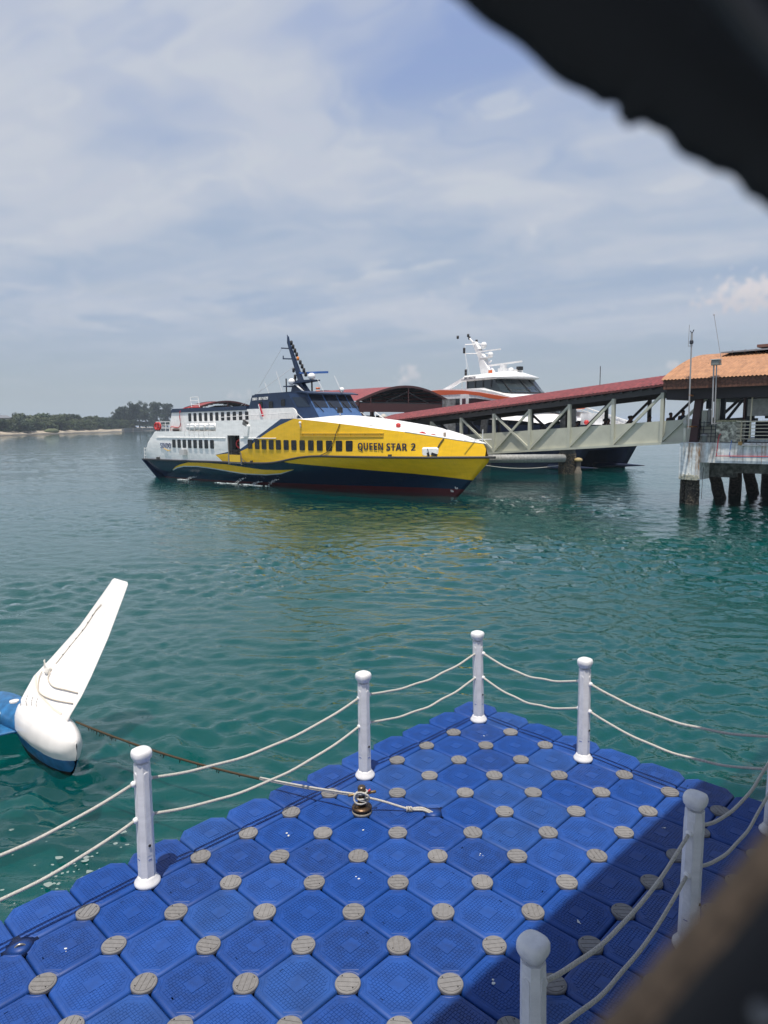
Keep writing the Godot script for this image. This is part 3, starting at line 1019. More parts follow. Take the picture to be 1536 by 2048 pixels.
	uh.prism(nose, -2.6, 2.6)
	obj("upper_house", uh, white, F)
	var bd := MB.new()
	bd.prism(PackedVector2Array([Vector2(5.28, 5.22), Vector2(5.46, 5.52), Vector2(15.4, 5.5), Vector2(15.4, 5.22)]), -2.66, 2.66)
	obj("roof_band", bd, navy, F)
	for k in 11: pane.call(7.98 + k * 0.739, 4.82, 0.38, 0.62, 2.6, "window", false)
	# wheelhouse
	var wh := MB.new()
	var sec := func(y: float, ub0: float, uf: float) -> PackedVector3Array:
		return PackedVector3Array([Vector3(uf, y, -2.0), Vector3(uf, y, 2.0), Vector3(uf - 1.2, y, 2.52), Vector3(ub0, y, 2.52), Vector3(ub0, y, -2.52), Vector3(uf - 1.2, y, -2.52)])
	wh.loft([sec.call(4.2, 14.9, 22.62), sec.call(6.22, 15.95, 21.07)], true, true)
	obj("wheelhouse", wh, navy, F)
	var front := MB.new()
	var fx := func(y: float) -> float: return lerpf(22.62, 21.07, (y - 4.2) / 2.02) + 0.012
	front.quad(Vector3(fx.call(4.35), 4.35, 2.0), Vector3(fx.call(6.2), 6.2, 2.0), Vector3(fx.call(6.2), 6.2, -2.0), Vector3(fx.call(4.35), 4.35, -2.0))
	obj("front_panel", front, mat(0.07, 0.14, 0.30, 0.25, 0.0, 0.1, 0.6), F)
	for q in [[1.9, 0.75], [0.62, -0.5], [-0.62, -1.35], [-1.45, -1.95]]:
		var m := MB.new()
		var y0 := 5.25
		var y1 := 6.1
		var inset := Vector3(0.02, 0.015, 0)
		m.quad(Vector3(fx.call(y0), y0, q[0]) + inset, Vector3(fx.call(y1), y1, q[0]) + inset, Vector3(fx.call(y1), y1, q[1]) + inset, Vector3(fx.call(y0), y0, q[1]) + inset)
		obj("front_window", m, mat(0.02, 0.025, 0.035, 0.06), F)
		var wp := MB.new()
		wp.rod(Vector3(fx.call(4.95), 4.95, q[0] - 0.5) + inset * 2, Vector3(fx.call(5.6), 5.6, q[0] - 0.15) + inset * 2, 0.025)
		obj("wiper", wp, black, F)
	for q in [[16.9, 5.5, 0.4, 0.5, 2.52], [18.05, 5.5, 0.42, 0.5, 2.52], [19.35, 5.62, 0.42, 0.44, 2.52]]: pane.call(q[0], q[1], q[2], q[3], q[4], "side_window", false)
	var sw := MB.new()
	var fc := func(t: float, y: float) -> Vector3:
		var f: float = lerpf(22.62, 21.07, (y - 4.2) / 2.02)
		return Vector3(lerpf(f - 1.2, f, t), y, lerpf(2.52, 2.0, t)) + Vector3(0.012, 0, 0.025)
	sw.quad(fc.call(0.12, 5.3), fc.call(0.12, 5.95), fc.call(0.85, 5.95), fc.call(0.85, 5.3))
	obj("side_window", sw, mat(0.02, 0.03, 0.045, 0.08), F)
	var vis := MB.new()
	vis.prism(PackedVector2Array([Vector2(15.9, 6.2), Vector2(20.9, 6.24), Vector2(21.55, 6.14), Vector2(21.6, 6.2), Vector2(20.9, 6.34), Vector2(15.95, 6.3)]), -2.3, 2.3)
	obj("visor_roof", vis, navy, F)
	# bridge-wing rails, search light
	var rl := MB.new()
	for z in [3.0, -3.0]:
		rl.rod(Vector3(12.6, 4.75, z), Vector3(21.2, 4.95, z), 0.022, 5); rl.rod(Vector3(21.2, 4.95, z), Vector3(21.9, 4.5, z), 0.022, 5)
		for k in 12: rl.rod(Vector3(12.7 + k * 0.75, 4.4, z), Vector3(12.7 + k * 0.75, 4.77 + k * 0.016, z), 0.018, 4)
	rl.rod(Vector3(22.9, 4.95, -2.6), Vector3(23.7, 4.5, -2.6), 0.03)
	obj("side_rail", rl, steel, F)
	var sl := MB.new()
	sl.box(Vector3(23.3, 5.05, 1.1), Vector3(0.2, 0.36, 0.3))
	var so := obj("searchlight", sl, black, F)
	var slp := MB.new()
	slp.rod(Vector3(23.3, 4.3, 1.1), Vector3(23.3, 4.9, 1.1), 0.03); slp.rod(Vector3(23.45, 4.3, 1.0), Vector3(23.32, 4.8, 1.1), 0.02)
	obj("bracket", slp, steel, so)
	# mast
	var ms := MB.new()
	ms.prism(PackedVector2Array([Vector2(17.3, 6.25), Vector2(17.5, 6.85), Vector2(18.35, 7.15), Vector2(19.2, 6.25)]), -0.2, 0.2)
	ms.prism(PackedVector2Array([Vector2(18.1, 7.0), Vector2(18.58, 7.05), Vector2(17.1, 9.9), Vector2(16.98, 10.35), Vector2(16.94, 9.9)]), -0.08, 0.08)
	ms.prism(PackedVector2Array([Vector2(17.8, 6.98), Vector2(19.8, 7.12), Vector2(19.8, 7.2), Vector2(18.3, 7.22)]), -0.4, 0.4)
	ms.box(Vector3(17.35, 6.86, 0), Vector3(1.3, 0.07, 0.7))
	ms.rod(Vector3(17.05, 9.5, 0), Vector3(16.55, 9.55, 0.3), 0.05); ms.rod(Vector3(17.4, 8.75, 0), Vector3(16.7, 8.8, 0.3), 0.05); ms.rod(Vector3(16.75, 8.8, 0.3), Vector3(16.75, 9.0, 0.3), 0.04)
	ms.rod(Vector3(16.95, 10.2, 0), Vector3(16.9, 10.45, 0), 0.03)
	var mast := obj("mast", ms, navy, F)
	var lamps := MB.new(true)
	for k in 9:
		var t := k / 8.0
		var p := Vector3(lerpf(17.3, 18.75, t), lerpf(9.85, 7.6, t), 0.1)
		if k == 4: continue
		lamps.lathe([[0.03, -0.16], [0.1, -0.12], [0.1, 0.12], [0.03, 0.16]], 8, p + Vector3(0.14, 0, 0))
	for q in [[17.6, 7.95], [17.75, 7.5], [17.7, 7.25]]: lamps.lathe([[0.03, -0.16], [0.09, -0.12], [0.09, 0.12], [0.03, 0.16]], 8, Vector3(q[0], q[1], 0.1))
	obj("signal_lamp", lamps, black, mast).set_meta("kind", "stuff")
	var ol := MB.new(true)
	ol.lathe([[0.03, -0.14], [0.1, -0.1], [0.1, 0.1], [0.03, 0.14]], 8, Vector3(18.1, 8.72, 0.1))
	obj("orange_lamp", ol, mat(0.6, 0.2, 0.04, 0.5), mast)
	var ra := MB.new()
	ra.box(Vector3(19.55, 7.68, 0), Vector3(2.9, 0.13, 0.16), Basis(Vector3.BACK, -0.035))
	obj("radar_bar", ra, mat(0.03, 0.12, 0.4, 0.4), mast)
	var dm := MB.new(true)
	dm.ball(Vector3(19.62, 7.42, 0.2), Vector3(0.26, 0.24, 0.26), 8); dm.ball(Vector3(21.1, 6.5, -1.2), Vector3.ONE * 0.17, 8); dm.ball(Vector3(17.65, 7.15, 0.35), Vector3(0.28, 0.24, 0.2), 8)
	dm.lathe([[0.05, 0], [0.07, 0.3]], 8, Vector3(21.1, 6.3, -1.2))
	dm.prism(PackedVector2Array([Vector2(18.0, 6.95), Vector2(18.2, 6.95), Vector2(19.1, 6.3), Vector2(18.95, 6.3)]), 0.26, 0.36)
	obj("radome", dm, white, F)
	var dp := MB.new()
	dp.rod(Vector3(19.62, 6.25, 0.2), Vector3(19.62, 7.2, 0.2), 0.06)
	dp.rod(Vector3(17.0, 6.4, 0.3), Vector3(17.0, 7.4, 0.3), 0.05)
	obj("radome_post", dp, black, F)
	var lo := MB.new(true)
	lo.lathe([[0.15, 0.0], [0.15, 0.1]], 10, Vector3(20.0, 6.36, 0.0)); lo.lathe([[0.15, 0.18], [0.15, 0.3]], 10, Vector3(20.0, 6.36, 0.0))
	obj("orange_beacon", lo, mat(0.75, 0.2, 0.08, 0.5), F)
	var wires := MB.new()
	wires.rod(Vector3(16.6, 9.5, 0.3), Vector3(14.5, 6.9, 0.8), 0.012, 4); wires.rod(Vector3(17.75, 8.3, 0), Vector3(13.0, 5.6, 1.4), 0.014, 4); wires.rod(Vector3(14.9, 6.8, 0.8), Vector3(13.2, 5.6, 1.2), 0.012, 4)
	for q in [[15.5, 6.2, 14.9, 7.25], [17.0, 6.2, 16.3, 7.9]]: wires.rod(Vector3(q[0], q[1], 0.6), Vector3(q[2], q[3], 0.6), 0.018, 4)
	wires.rod(Vector3(20.9, 6.2, 0.2), Vector3(20.2, 7.2, 0.2), 0.016, 4); wires.rod(Vector3(21.3, 6.3, -1.0), Vector3(20.6, 7.45, -1.0), 0.016, 4)
	obj("antenna_wire", wires, mat(0.6, 0.6, 0.6, 0.5), F).set_meta("kind", "stuff")
	# red and white ensign furled on its staff
	var fg2 := MB.new()
	fg2.prism(PackedVector2Array([Vector2(17.02, 5.6), Vector2(17.1, 5.55), Vector2(17.48, 4.75), Vector2(17.3, 4.74)]), 2.72, 2.78)
	var flag := obj("flag", fg2, mat(0.5, 0.02, 0.05, 0.7), F)
	var fgw := MB.new()
	fgw.prism(PackedVector2Array([Vector2(16.94, 5.55), Vector2(17.02, 5.6), Vector2(17.3, 4.74), Vector2(17.18, 4.9)]), 2.72, 2.78)
	obj("flag_white", fgw, white, flag)
	# aft: life-raft canisters, rails, life ring, roof frame, red pipe
	var cradle := MB.new()
	for k in 3:
		var m := MB.new(true)
		var bs := Basis(Vector3.BACK, -PI / 2)
		m.lathe([[0.05, -0.62], [0.24, -0.58], [0.27, -0.4], [0.275, -0.03], [0.29, -0.02], [0.29, 0.02], [0.275, 0.03], [0.27, 0.4], [0.24, 0.58], [0.05, 0.62]], 14, Vector3(8.95 + k * 1.33, 4.06, 3.0), bs)
		obj("life_raft", m, white, F)
		for s in [-0.65, 0.0]:
			cradle.rod(Vector3(8.95 + k * 1.33 + s, 3.7, 3.28), Vector3(8.95 + k * 1.33 + s, 4.42, 3.28), 0.03)
			cradle.rod(Vector3(8.95 + k * 1.33 + s, 3.45, 3.36), Vector3(8.95 + k * 1.33 + s, 3.75, 3.36), 0.025)
	cradle.rod(Vector3(8.2, 4.42, 3.28), Vector3(12.3, 4.42, 3.28), 0.022)
	obj("raft_cradle", cradle, steel, F)
	for q in [[2.7, 2.95, 2.6], [2.75, 2.2, 2.7]]:
		var m := MB.new(true)
		m.lathe([[0.05, -0.5], [0.3, -0.45], [0.33, 0.0], [0.3, 0.45], [0.05, 0.5]], 12, Vector3(q[0], q[1], q[2]), Basis(Vector3.RIGHT, PI / 2))
		obj("life_raft", m, white, F)
	var ar := MB.new()
	for h in [4.0, 4.25, 4.5]:
		ar.rod(Vector3(3.85, h, 3.2), Vector3(6.0, h, 3.2), 0.025, 5); ar.rod(Vector3(3.85, h, 3.2), Vector3(3.85, h, -3.2), 0.025, 5)
	for u in [3.85, 4.55, 5.3, 6.0]: ar.rod(Vector3(u, 3.7, 3.2), Vector3(u, 4.5, 3.2), 0.03, 5)
	for z in [-3.2, -1.6, 0.0, 1.6]: ar.rod(Vector3(3.85, 3.7, z), Vector3(3.85, 4.5, z), 0.03, 5)
	for h in [1.8, 2.1, 2.4]: ar.rod(Vector3(1.5, h - 0.1, 3.1), Vector3(2.2, h, 3.15), 0.03, 5)
	for u in [1.5, 1.85, 2.15]: ar.rod(Vector3(u, 1.45, 3.1), Vector3(u, 2.4, 3.1), 0.035, 5)
	obj("aft_rail", ar, steel, F)
	var rings := MB.new(true)
	for u in [4.0, 4.35]: rings.torus(Vector3(u, 4.15, 3.25), 0.26, 0.08, Basis.IDENTITY, 14)
	obj("life_ring", rings, redm, F)
	var fr := MB.new()
	for u in [7.2, 8.3]: fr.rod(Vector3(u + 0.15, 5.5, 2.0), Vector3(u, 6.38, 2.0), 0.03)
	for h in [5.8, 6.1, 6.38]: fr.rod(Vector3(7.2, h, 2.0), Vector3(8.35, h, 2.0), 0.025)
	obj("roof_ladder", fr, white, F)
	var rp := MB.new(true)
	rp.tube(smooth_path([Vector3(5.2, 3.8, 2.7), Vector3(5.3, 4.1, 2.7), Vector3(6.6, 4.1, 2.7), Vector3(6.7, 5.2, 2.7), Vector3(7.0, 5.55, 2.4), Vector3(9.0, 5.56, 2.3)], 4), 0.035, 5)
	obj("red_pipe", rp, redm, F)
	var wb2 := MB.new(true)
	wb2.ball(Vector3(6.25, 3.86, 2.85), Vector3(0.42, 0.16, 0.2), 8)
	obj("deck_bundle", wb2, mat(0.08, 0.06, 0.06, 0.8), F)
	# lettering
	var ink := mat(0.012, 0.018, 0.05, 0.5)
	var yaw := atan2(fhalf(26.9, 2.8) - fhalf(29.6, 2.8), 2.7)
	# each word follows the curve of the side
	for q in [["QUEEN", 26.76, 1.74, 2.56, 0.055, 0.5], ["STAR", 28.64, 1.3, 2.61, 0.045, 0.43], ["2", 30.08, 0.27, 2.61, 0.03, 0.43]]:
		var u: float = q[1]
		var ya := atan2(fhalf(u, 2.8) - fhalf(u + 1.0, 2.8), 1.0)
		text("lettering", q[0], q[5], ink, F, Vector3(u, q[3], fhalf(u, 2.8) + q[4]), Basis(Vector3.UP, ya), true, q[2])
	text("imo_number", "IMO : 8571029", 0.19, white, F, Vector3(16.0, 5.86, 2.545), Basis(Vector3.BACK, 0.01), true, 1.75)
	text("operator_name", "SINDO", 0.4, mat(0.03, 0.05, 0.16, 0.5), F, Vector3(4.55, 2.43, 3.315), Basis.IDENTITY, false)
	text("operator_name", "FERRY", 0.17, mat(0.3, 0.3, 0.34, 0.5), F, Vector3(5.6, 2.6, 3.315), Basis.IDENTITY, false)
	var swo := MB.new(true)
	swo.tube(smooth_path([Vector3(5.05, 2.4, 3.315), Vector3(5.4, 2.3, 3.315), Vector3(5.7, 2.22, 3.315), Vector3(6.0, 2.25, 3.315)], 4), 0.025, 4)
	obj("swoosh_mark", swo, mat(0.7, 0.42, 0.05, 0.5), F)
	for q in [["13", 31.9, 0.38], ["16", 31.6, 0.18]]:
		text("draught_mark", q[0], 0.14, white, F, Vector3(q[1] - 0.15, q[2], fhalf(q[1], q[2]) + 0.03), Basis(Vector3.UP, 0.2))
	# cooling water jets that splash beside the hull
	var jets := MB.new(true)
	var rng := RandomNumberGenerator.new()
	rng.seed = 51
	for q in [[8.6, 0.22], [15.0, 0.42], [16.5, 0.2], [18.4, 0.46]]:
		var z := fhalf(q[0], q[1])
		for k in 70:
			var t := pow(rng.randf(), 0.8)
			var spread := 0.012 + 0.05 * t
			jets.ball(Vector3(q[0] - t * 0.6 + rng.randfn(0, spread), maxf(q[1] * (1 - t * t) + rng.randfn(0, spread), 0.0), z + t * 0.5 + rng.randfn(0, spread)), Vector3.ONE * rng.randf_range(0.01, 0.028), 3)
		for k in 60:
			var a: float = rng.randf() * 2.2 * q[1] / 0.4
			jets.ball(Vector3(q[0] - 0.5 - a, 0.0, z + 0.5 + rng.randfn(0, 0.12) + 0.1 * a), Vector3(rng.randf_range(0.03, 0.12), 0.02, rng.randf_range(0.02, 0.05)), 3)
	obj("water_jet", jets, mat(0.7, 0.74, 0.76, 0.3), F).set_meta("kind", "stuff")

# ------------------------------------------------------------------ the white and navy catamaran behind the gangway
func white_ferry():
	var F := thing("ferry", "white and navy catamaran ferry with an orange stripe, moored behind the gangway", "ferry", W(19.983, 0, 58.618), -60.0)
	var white := mat(0.84, 0.84, 0.84, 0.4, 0.0, 0.08, 0.3)
	var navy := mat(0.004, 0.012, 0.042, 0.5, 0.0, 0.2, 0.3)
	var glass := mat(0.010, 0.012, 0.016, 0.08)
	var black := mat(0.014, 0.014, 0.016, 0.5)
	var orange := mat(0.62, 0.10, 0.02, 0.45)
	var steel := mat(0.72, 0.72, 0.7, 0.4)
	for side in [1, -1]:
		var m := MB.new(true)
		var rows := []
		for k in 7:
			var h := lerpf(-0.5, 3.85, k / 6.0)
			var ring := PackedVector3Array()
			var ue := -1.75 + h * 0.62
			for n in 40:
				var q := n / 39.0
				var u := lerpf(-30.0, ue, q)
				var half := lerpf(0.75, 1.25, clampf(h / 3.0, 0, 1)) * (1.0 - pow(clampf((q - 0.55) / 0.45, 0, 1), 2.0))
				ring.append(Vector3(u, h, 2.85 * side + half))
			for n in 40:
				var q := (39 - n) / 39.0
				var u := lerpf(-30.0, ue, q)
				var half := lerpf(0.75, 1.25, clampf(h / 3.0, 0, 1)) * (1.0 - pow(clampf((q - 0.55) / 0.45, 0, 1), 2.0))
				ring.append(Vector3(u, h, 2.85 * side - half))
			ring.reverse()
			rows.append(ring)
		m.loft(rows, true, false)
		obj("hull", m, navy, F)
		var b := MB.new(true)
		var rr := []
		for n in 9:
			var t := n / 8.0
			var ring := PackedVector3Array()
			var wd := 0.62 * (1.0 - t * t) + 0.02
			for k in 10:
				var a := TAU * k / 10
				ring.append(Vector3(lerpf(-5.0, 0.35, t), 0.12 + 0.16 * t + sin(a) * 0.34 * (1.0 - t * 0.92), 2.85 * side + cos(a) * wd))
			rr.append(ring)
		b.loft(rr, true, true)
		obj("bow_bulb", b, navy, F)
	var deck := MB.new()
	deck.box(Vector3(-16.5, 2.7, 0), Vector3(27.0, 2.2, 6.0))
	obj("bridge_deck", deck, navy, F)
	# main deck house: dark window band under a white whale-back
	var low := MB.new()
	low.prism(PackedVector2Array([Vector2(-30, 2.4), Vector2(-30, 4.5), Vector2(-13.5, 4.45), Vector2(-7.8, 4.2), Vector2(-5.2, 3.9), Vector2(-5.2, 2.4)]), -3.72, 3.72)
	obj("window_band", low, glass, F)
	var post := MB.new()
	for k in 12: post.box(Vector3(-28.0 + k * 1.8, 3.5, 3.73), Vector3(0.07, 1.7, 0.03))
	obj("band_mullion", post, black, F).set_meta("kind", "stuff")
	var wb := MB.new(true)
	var rows := []
	for n in 20:
		var u := lerpf(-15.0, -5.0, n / 19.0)
		var edge := ramp([[-15, 4.62], [-13.5, 4.5], [-7.8, 4.23], [-5, 3.95]], u)
		var crown := ramp([[-15, 5.3], [-12, 5.25], [-9.5, 5.1], [-7.5, 4.8], [-5, 4.2]], u)
		var ring := PackedVector3Array()
		for k in 17:
			var z := lerpf(1, -1, k / 16.0)
			ring.append(Vector3(u, lerpf(edge, crown, sqrt(maxf(0.0, 1.0 - pow(absf(z), 2.6)))), 3.76 * z))
		rows.append(ring)
	wb.loft(rows, false, false)
	obj("whaleback_deck", wb, white, F)
	var side_band := MB.new()
	side_band.box(Vector3(-22.5, 4.8, 0), Vector3(16.0, 0.55, 7.5))
	obj("deck_edge", side_band, white, F)
	# upper deck house, tapering forward, with its orange sweep
	var up := MB.new()
	up.prism(PackedVector2Array([Vector2(-27, 5.0), Vector2(-27, 7.7), Vector2(-21.6, 7.72), Vector2(-17.6, 7.6), Vector2(-14.6, 7.4), Vector2(-12.4, 7.05), Vector2(-10.5, 6.6), Vector2(-8.0, 6.05), Vector2(-7.7, 5.8), Vector2(-9.6, 5.2), Vector2(-10.5, 5.0)]), -3.4, 3.4)
	obj("upper_house", up, white, F)
	var wband := MB.new()
	wband.prism(PackedVector2Array([Vector2(-26, 5.4), Vector2(-26, 6.62), Vector2(-18.0, 6.64), Vector2(-15.5, 6.58), Vector2(-12.6, 6.24), Vector2(-10.4, 5.8), Vector2(-10.8, 5.4)]), -3.42, 3.42)
	obj("upper_window_band", wband, glass, F)
	var sw := MB.new()
	var top := [[-27.0, 7.66], [-21.6, 7.66], [-17.6, 7.44], [-14.7, 7.12], [-11.6, 6.66], [-9.06, 6.27], [-7.9, 6.0]]
	var bot := [[-27.0, 7.1], [-21.6, 7.12], [-17.15, 7.06], [-14.7, 6.78], [-13.1, 6.47], [-11.0, 6.22], [-7.9, 5.82]]
	var op := PackedVector2Array()
	for p in top: op.append(Vector2(p[0], p[1]))
	for k in bot.size(): op.append(Vector2(bot[bot.size() - 1 - k][0], bot[bot.size() - 1 - k][1]))
	sw.prism(op, -3.44, 3.44)
	obj("orange_stripe", sw, orange, F)
	var wp := MB.new()
	wp.prism(PackedVector2Array([Vector2(-17.9, 5.0), Vector2(-17.9, 7.0), Vector2(-16.5, 7.0), Vector2(-16.5, 5.0)]), 3.4, 3.5)
	obj("side_door_frame", wp, white, F)
	var dr := MB.new()
	dr.box(Vector3(-17.2, 6.1, 3.51), Vector3(0.6, 1.0, 0.03))
	obj("side_window", dr, mat(0.06, 0.01, 0.02, 0.3), F)
	var rf := MB.new(true)
	rf.lathe([[0.05, -0.6], [0.36, -0.5], [0.4, 0], [0.36, 0.5], [0.05, 0.6]], 12, Vector3(-18.6, 5.5, 3.7), Basis(Vector3.BACK, PI / 2))
	obj("life_raft", rf, white, F)
	# bridge
	var br := MB.new(true)
	var sec := func(y: float, ub: float, uf: float, half: float, bow: float, extra := 0.0) -> PackedVector3Array:
		var o := PackedVector3Array()
		o.append(Vector3(ub, y, -half)); 
		for k in 9:
			var z := lerpf(-half, half, k / 8.0)
			o.append(Vector3(uf + bow * (1.0 - pow(z / half, 2.0)), y + extra * (1.0 - pow(z / half, 2.0)), z))
		o.append(Vector3(ub, y, half))
		return o
	br.st.set_smooth_group(-1)
	br.loft([sec.call(6.6, -19.5, -11.6, 2.75, 0.9), sec.call(7.62, -18.1, -13.2, 2.65, 0.7), sec.call(8.4, -18.0, -13.6, 2.6, 0.5)], true, true)
	obj("bridge_house", br, white, F)
	var gl := MB.new()
	gl.loft([sec.call(7.02, -17.8, -11.95, 2.72, 0.9), sec.call(7.3, -17.8, -12.4, 2.7, 0.85), sec.call(8.36, -17.75, -13.45, 2.63, 0.6)], true, false)
	obj("bridge_glazing", gl, mat(0.02, 0.03, 0.035, 0.06), F)
	var sill := MB.new()
	sill.prism(PackedVector2Array([Vector2(-18.0, 6.9), Vector2(-18.0, 7.62), Vector2(-14.9, 7.58), Vector2(-12.45, 7.02), Vector2(-12.3, 6.9)]), 2.6, 2.76)
	obj("bridge_sill", sill, white, F)
	for k in 4:
		var m := MB.new()
		var u := -17.7 + k * 1.3
		m.box(Vector3(u, 7.98, 2.72), Vector3(0.1, 0.8, 0.03))
		obj("mullion", m, black, F)
	for z in [2.0, 0.0, -1.5]:
		var m := MB.new()
		var q := 1.0 - pow(z / 2.7, 2.0)
		m.bar(Vector3(-11.93 + 0.9 * q, 7.02, z), Vector3(-13.43 + 0.6 * q, 8.36, z), 0.1, 0.05)
		obj("mullion", m, black, F)
	var roof := MB.new(true)
	roof.loft([sec.call(8.36, -18.4, -13.3, 2.65, 0.7), sec.call(8.48, -18.5, -13.0, 2.9, 1.0), sec.call(8.6, -18.5, -13.1, 2.9, 1.0, 0.1), sec.call(8.98, -18.4, -14.4, 2.5, 0.9, 0.2)], true, true)
	obj("bridge_roof", roof, white, F)
	text("imo_number", "IMO 9503718", 0.25, mat(0.03, 0.03, 0.05, 0.5), F, Vector3(-18.0, 8.58, 2.93), Basis(Vector3.RIGHT, -0.3), true, 1.9)
	var stay := MB.new()
	stay.prism(PackedVector2Array([Vector2(-22.6, 7.75), Vector2(-21.2, 7.75), Vector2(-18.1, 8.75), Vector2(-18.3, 8.95)]), 2.3, 2.5)
	obj("roof_strut", stay, white, F)
	# mast, radar, lamps
	var ms := MB.new()
	ms.prism(PackedVector2Array([Vector2(-18.4, 9.1), Vector2(-18.95, 10.8), Vector2(-18.1, 10.7), Vector2(-16.7, 9.1)]), -0.35, 0.35)
	ms.prism(PackedVector2Array([Vector2(-18.95, 10.7), Vector2(-20.3, 12.7), Vector2(-19.8, 12.75), Vector2(-17.95, 10.7)]), -0.2, 0.2)
	ms.rod(Vector3(-20.1, 12.6, 0), Vector3(-20.9, 13.2, 0), 0.09); ms.rod(Vector3(-19.0, 11.5, -1.5), Vector3(-19.6, 11.4, 1.6), 0.06); ms.rod(Vector3(-19.3, 12.45, -0.3), Vector3(-20.4, 12.45, 1.0), 0.05)
	ms.box(Vector3(-18.1, 10.9, 0), Vector3(1.4, 0.1, 0.7)); ms.box(Vector3(-18.9, 11.9, 0), Vector3(0.9, 0.06, 0.5)); ms.rod(Vector3(-17.6, 10.3, 0), Vector3(-16.9, 10.5, 0.2), 0.07)
	ms.box(Vector3(-17.6, 11.6, 0), Vector3(2.7, 0.12, 0.14), Basis(Vector3.UP, 0.5) * Basis(Vector3.BACK, 0.05))
	var mast := obj("mast", ms, white, F)
	var dm := MB.new(true)
	dm.ball(Vector3(-18.8, 12.3, -0.3), Vector3.ONE * 0.33, 8); dm.ball(Vector3(-17.3, 11.15, 0), Vector3.ONE * 0.3, 8)
	obj("radome", dm, white, mast)
	var lm := MB.new(true)
	for q in [[-20.95, 13.25, 0.0], [-20.9, 13.5, 0.2], [-21.3, 13.3, 1.3], [-20.2, 12.85, -0.4], [-19.6, 11.6, 1.7], [-19.6, 11.85, 1.7], [-18.5, 9.2, 2.3], [-18.5, 9.5, 2.3]]: lm.lathe([[0.04, -0.18], [0.13, -0.15], [0.13, 0.15], [0.04, 0.18]], 8, Vector3(q[0], q[1], q[2]))
	obj("signal_lamp", lm, black, mast).set_meta("kind", "stuff")
	var rd := MB.new()
	rd.box(Vector3(-15.2, 9.3, 0), Vector3(0.8, 0.6, 0.8)); rd.box(Vector3(-15.2, 9.75, 0), Vector3(0.5, 0.4, 0.5)); rd.box(Vector3(-15.0, 10.05, 0), Vector3(3.7, 0.16, 0.2), Basis(Vector3.UP, 0.5) * Basis(Vector3.BACK, 0.07))
	rd.box(Vector3(-13.9, 9.15, -0.6), Vector3(0.9, 0.45, 0.9)); rd.ball(Vector3(-13.9, 9.3, 0.1), Vector3(0.3, 0.3, 0.3), 7)
	obj("radar", rd, white, F)
	var cam := MB.new()
	cam.box(Vector3(-13.4, 9.48, -0.6), Vector3(0.45, 0.36, 0.5))
	obj("searchlight", cam, black, F)
	var ob := MB.new()
	ob.box(Vector3(-16.8, 9.35, 0.4), Vector3(0.3, 0.34, 0.3))
	obj("orange_beacon", ob, mat(0.7, 0.14, 0.04, 0.5), F)
	var wi := MB.new()
	wi.rod(Vector3(-19.6, 11.5, 1.6), Vector3(-18.2, 8.9, 2.0), 0.014, 4); wi.rod(Vector3(-20.4, 12.4, 1.0), Vector3(-18.4, 8.9, 2.2), 0.014, 4); wi.rod(Vector3(-18.6, 7.7, 2.7), Vector3(-18.6, 8.6, 2.7), 0.05, 5)
	obj("antenna_wire", wi, steel, F)
	# bow: bulwarks, winch boxes, rails
	var bw := MB.new()
	bw.prism(PackedVector2Array([Vector2(-9.5, 3.7), Vector2(-9.5, 5.2), Vector2(-5.0, 4.75), Vector2(-1.6, 3.9), Vector2(-1.2, 3.6)]), -3.56, -3.44)
	bw.box(Vector3(-3.4, 3.72, 0), Vector3(3.4, 0.12, 6.8)); bw.box(Vector3(-4.9, 4.15, 0.9), Vector3(0.5, 0.8, 1.4)); bw.box(Vector3(-4.6, 4.3, -1.4), Vector3(0.9, 1.1, 1.6)); bw.box(Vector3(-3.2, 4.05, -0.6), Vector3(0.8, 0.55, 1.2))
	obj("bow_structure", bw, white, F)
	var nose := MB.new(true)
	nose.ball(Vector3(-7.6, 5.45, -1.6), Vector3(1.5, 0.42, 1.5), 10)
	obj("bow_canopy", nose, white, F)
	var ns := MB.new(true)
	ns.ball(Vector3(-7.55, 5.38, -1.6), Vector3(1.54, 0.2, 1.54), 10)
	obj("canopy_stripe", ns, orange, F)
	var rl := MB.new()
	rl.rod(Vector3(-7.8, 5.6, -3.4), Vector3(-1.6, 4.0, -3.4), 0.05); rl.rod(Vector3(-7.8, 5.25, -3.4), Vector3(-2.4, 3.85, -3.4), 0.03)
	for k in 8: rl.rod(Vector3(-7.6 + k * 0.75, 3.75, -3.4), Vector3(-7.6 + k * 0.75, 5.55 - k * 0.195, -3.4), 0.03)
	for k in 7: rl.rod(Vector3(-10.8 + k * 0.45, 5.1, 0.4), Vector3(-10.8 + k * 0.45, 5.7, 0.4), 0.03)
	rl.rod(Vector3(-1.9, 3.7, 0), Vector3(-1.9, 4.9, 0), 0.04)
	obj("bow_rail", rl, steel, F)
	var fb := MB.new(true)
	fb.ball(Vector3(-2.6, 4.05, 1.2), Vector3.ONE * 0.22, 7)
	obj("red_float", fb, mat(0.5, 0.03, 0.03, 0.5), F)

